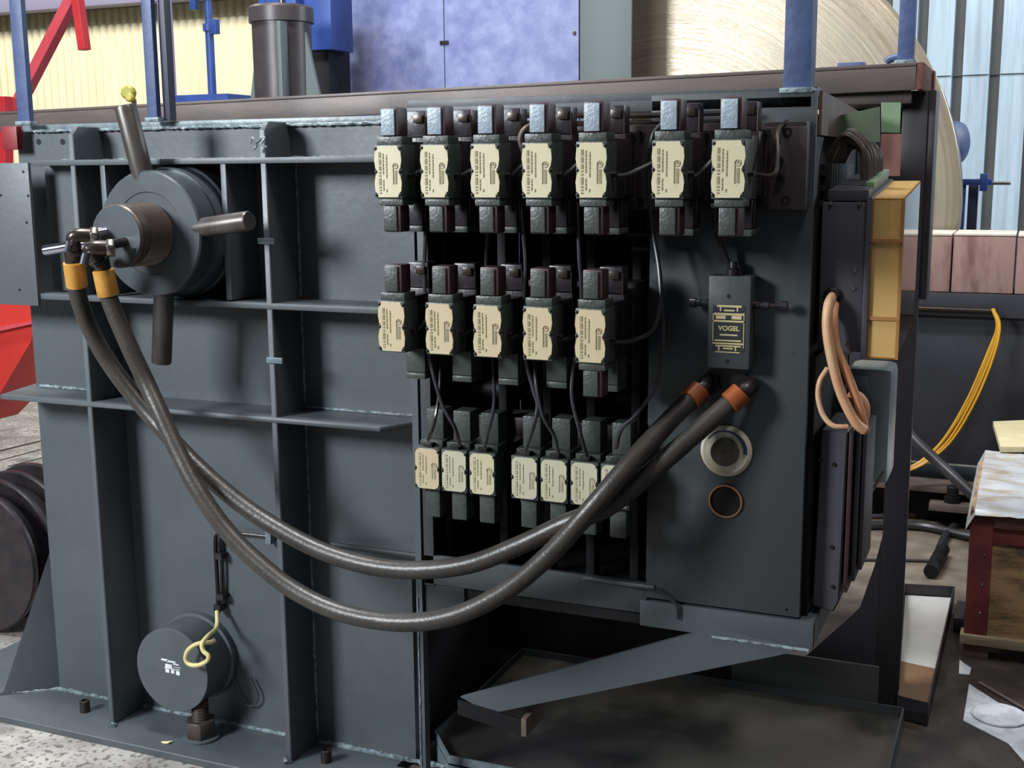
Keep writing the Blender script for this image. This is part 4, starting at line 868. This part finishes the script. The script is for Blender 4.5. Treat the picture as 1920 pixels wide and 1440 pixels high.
solo('pipe_stub', MB().cyl(at(1768, 1030, Z=.01), at(1745, 1072, Z=.01), .026, n=16), P['black'], 'short black pipe stub on the floor near the tray', 'pipe')

# ================================================================== CRATE
cr = thing('wooden_crate', 'wooden crate with red corner post and foil covered top', 'crate', (.3, 1.4, -.02))
CY = 1.42
xa, xb = at(1812, 1100, Y=CY).x, at(1856, 1100, Y=CY).x
zt, zb_ = at(1830, 958, Y=CY).z, at(1830, 1190, Y=CY).z
part(cr, 'corner_post', MB().box(xa, xb, CY, CY + .05, zb_, zt, .003), P['crate_red'], 'red painted corner post')
b = MB(); b.box(xb, .85, CY + .012, CY + .03, zb_, zt - .10, .001); part(cr, 'side_panel', b, P['wood'], 'weathered wood panel')
part(cr, 'top_board', MB().box(xb, .85, CY + .005, CY + .03, zt - .10, zt - .05, .002), P['crate_red'])
part(cr, 'top_board', MB().box(xb, .85, CY - .005, CY + .03, zt - .048, zt - .004, .002), mat('board_brown', '7a5244', .7, col2='5d3c32', scale=10, stretch=(1, 1, 5)))
part(cr, 'left_panel', MB().box(xa, xa + .015, CY + .05, 2.1, zb_, zt, .002), P['wood'])
part(cr, 'bottom_board', MB().box(xa - .01, .85, CY - .015, CY + .05, zb_ - .03, zb_, .002), mat('plank_pale', '9d8f75', .75, col2='857860', scale=10, stretch=(1, 1, 5)))
part(cr, 'foot_block', MB().box(xa, xa + .075, CY + .0, CY + .07, -.02, zb_ - .032, .003), mat('block_brown', '6f5c50', .8, col2='5b4a40', scale=12, bump=.4))
part(cr, 'foot_block', MB().box(.4, .5, CY, CY + .07, -.02, zb_ - .032, .003), P['wood'])
for px, py in ((1846, 1041), (1842, 1097), (1838, 1150)):
    part(cr, 'nail', MB().lathe(at(px, py, Y=CY), (0, -1, 0), [(0, .005), (.003, .003)], 8), P['steel'])
# foil sheet: draped grid
def foil():
    b = MB(); rnd = random.Random(5); nx, ny = 40, 36; g_ = []
    X0, X1, Y0, Y1 = xa - .012, .85, CY - .02, 2.25
    for j in range(ny + 1):
        r_ = []
        for i in range(nx + 1):
            x = X0 + (X1 - X0) * i / nx; y = Y0 + (Y1 - Y0) * j / ny
            z = zt + .006 + .006 * math.sin(x * 23 + y * 7) * math.sin(y * 31) + rnd.uniform(-.002, .002)
            if i == 0: z -= .05
            if j == 0: z -= .012
            r_.append(b.bm.verts.new((x, y, z)))
        g_.append(r_)
    for j in range(ny):
        for i in range(nx): b.bm.faces.new([g_[j][i], g_[j][i + 1], g_[j + 1][i + 1], g_[j + 1][i]])
    return b
solo('foil_sheet', foil(), P['foil'], 'crumpled silver foil sheet spread over the crate top', 'sheet')
u = [at(1862, 790, Z=zt + .03), at(1960, 786, Z=zt + .03), at(1960, 838, Z=zt + .03), at(1876, 838, Z=zt + .03)]
solo('cream_board', MB().prism(u, (0, 0, -.02)), P['woodlight'], 'cream wooden board lying on the foil sheet', 'board')

# floor patches at the lower right
def flat(pts, name, m, label, cat, h=.003, group=None):
    return solo(name, MB().prism([at(a_, b_, Z=-.019) for a_, b_ in pts], (0, 0, h)), m, label, cat, group, smooth=0)
flat([(1817, 1284), (1870, 1318), (1960, 1372), (1960, 1475), (1890, 1395), (1806, 1352)], 'white_floor_patch', P['white'], 'white patch on the dark floor at the lower right', 'sheet')  # flat white patch laid on the floor
flat([(1799, 1238), (1806, 1244), (1821, 1254), (1818, 1266), (1798, 1264)], 'small_white_patch', P['white'], 'small white patch beside the crate foot', 'scrap')
c1 = at(1873, 1342, Z=-.014)
lid = MB(); lid.lathe(c1, (0, 0, 1), [(0, .072), (.002, .074), (.006, .074), (.0065, .071), (.004, .068)], 48)
solo('metal_disc', lid, P['white'], 'round pale lid on the white floor patch', 'lid')
bb = at(1837, 1280, Z=-.015); b2 = at(1960, 1352, Z=-.015)
solo('steel_strip', MB().cyl(bb, b2, .005, n=8), P['tan'], 'thin steel strip lying along the white floor patch', 'strip')
solo('red_wood_offcut', MB().box(-.155, -.125, 1.62, 1.80, -.02, .03, .003), P['column'], 'small dark block between the tray and the crate', 'block')

# ================================================================== FAR LEFT : red machine, roller, floor plates
rm = thing('red_truss', 'red painted steel frame with diagonal strut at the far left', 'frame', at(60, 230, Y=2.6))
def strut(pa, pb, w, Y, m, nm='strut', d=.06):
    a_, b_ = at(*pa, Y=Y), at(*pb, Y=Y); t = (b_ - a_).normalized(); n_ = Vector((t.z, 0, -t.x)) * w / 2
    part(rm, nm, MB().prism([a_ - n_, a_ + n_, b_ + n_, b_ - n_], (0, d, 0), .002), m)
strut((-8, 262), (138, -22), .056, 2.6, P['red_pink']); strut((152, 93), (135, -30), .045, 2.55, P['red'], 'hanger', .05)
strut((3, 330), (1, 180), .05, 2.5, P['red'], 'upright')
strut((150, 260), (178, 212), .06, 2.5, P['red_pink'], 'brace'); 
rb_ = solo('red_bracket', MB().box(at(-30, 250, Y=.02).x, at(31, 250, Y=.08).x, .08, .10, at(10, 281, Y=.08).z, at(10, 237, Y=.08).z, .002), P['red_dark'], 'dark red bracket butted against the left end of the machine', 'bracket')
rh_ = thing('red_hopper', 'bright red angular hopper behind the left edge of the machine', 'hopper', at(20, 640, Y=1.6))
part(rh_, 'upper_face', MB().prism([at(-60, 558, Y=1.6), at(68, 558, Y=1.6), at(68, 606, Y=1.6), at(-60, 628, Y=1.6)], (0, .3, 0)), P['red_bright'])
part(rh_, 'lower_face', MB().prism([at(-60, 622, Y=1.62), at(66, 604, Y=1.62), at(58, 640, Y=1.62), at(0, 738, Y=1.62), at(-60, 800, Y=1.62)], (0, .3, 0)), P['red_bright'])
part(rh_, 'seam', MB().prism([at(-60, 622, Y=1.59), at(66, 601, Y=1.59), at(66, 606, Y=1.59), at(-60, 634, Y=1.59)], (0, .03, 0)), P['red_pink'])
part(rh_, 'post', MB().prism([at(-10, 400, Y=1.6), at(6, 400, Y=1.6), at(6, 560, Y=1.6), at(-10, 560, Y=1.6)], (0, .1, 0)), P['red'])
kn = at(244, 175, Y=.9)
yk = thing('yellow_plug', 'yellow grooved plastic cap above the first bar handle', 'knob', kn)
part(yk, 'cap', MB().lathe(kn, (.2, -1, .1), [(0, .018), (.0, .024), (.018, .024), (.024, .018), (.026, .006)], 10), P['yellow'])
part(yk, 'cap_side', MB().lathe(kn + Vector((.013, -.01, -.017)), (.3, -1, .1), [(0, .014), (.02, .015), (.024, .010)], 10), P['yellow'])
part(yk, 'stem', MB().cyl(kn + Vector((.014, .0, -.02)), kn + Vector((.02, .0, -.2)), .008, n=10), P['beam'])
# slotted floor plates and grooved roller
sl = thing('floor_slots', 'dark parallel slots in the pale floor plates at the left', 'slots', at(40, 860, Z=-.02))
for (a_, b_, w) in (((-30, 853), (90, 824), .028), ((-30, 871), (90, 840), .014), ((15, 875), (90, 856), .014), ((55, 880), (95, 870), .012), ((-30, 903), (110, 918), .010), ((-30, 925), (110, 938), .006)):
    p, q = at(*a_, Z=-.0205), at(*b_, Z=-.0205); t = (q - p).normalized(); n_ = Vector((-t.y, t.x, 0)) * w / 2
    part(sl, 'slot', MB().prism([p - n_, q - n_, q + n_, p + n_], (0, 0, .002)), P['dirt_slot'], smooth=0)
rk = thing('rusty_rail_pair', 'two dusty steel rails with brown gap beside the left edge of the machine', 'rails', at(40, 985, Z=-.02))
for y_, h_, m in ((968, .05, P['tan']), (1003, .05, P['tan'])):
    p = at(-40, y_ - 3, Z=.03); q = at(130, y_ + 9, Z=.03); part(rk, 'rail', MB().prism([p, q, q + Vector((0, .05, 0)), p + Vector((0, .05, 0))], (0, 0, -.05)), m)
p = at(20, 960, Z=.03); part(rk, 'clamp', MB().box(p.x - .03, p.x + .12, p.y - .0, p.y + .06, -.0, .06, .003), P['black'])
ro = thing('grooved_roller', 'big black grooved roller at the lower left edge', 'roller', (-3.15, .55, -.02))
rc = at(-20, 1175, Y=.45)
for k in range(4):
    yk_ = .42 + k * .11
    part(ro, 'flange', MB().lathe((rc.x - .02 * k, yk_, .23), (0, 1, 0), [(0, .245), (.006, .250), (.018, .250), (.022, .245)], 64), P['vbody'])
part(ro, 'barrel', MB().lathe((rc.x - .03, .43, .23), (0, 1, 0), [(0, .2), (.36, .2)], 48), P['black'])
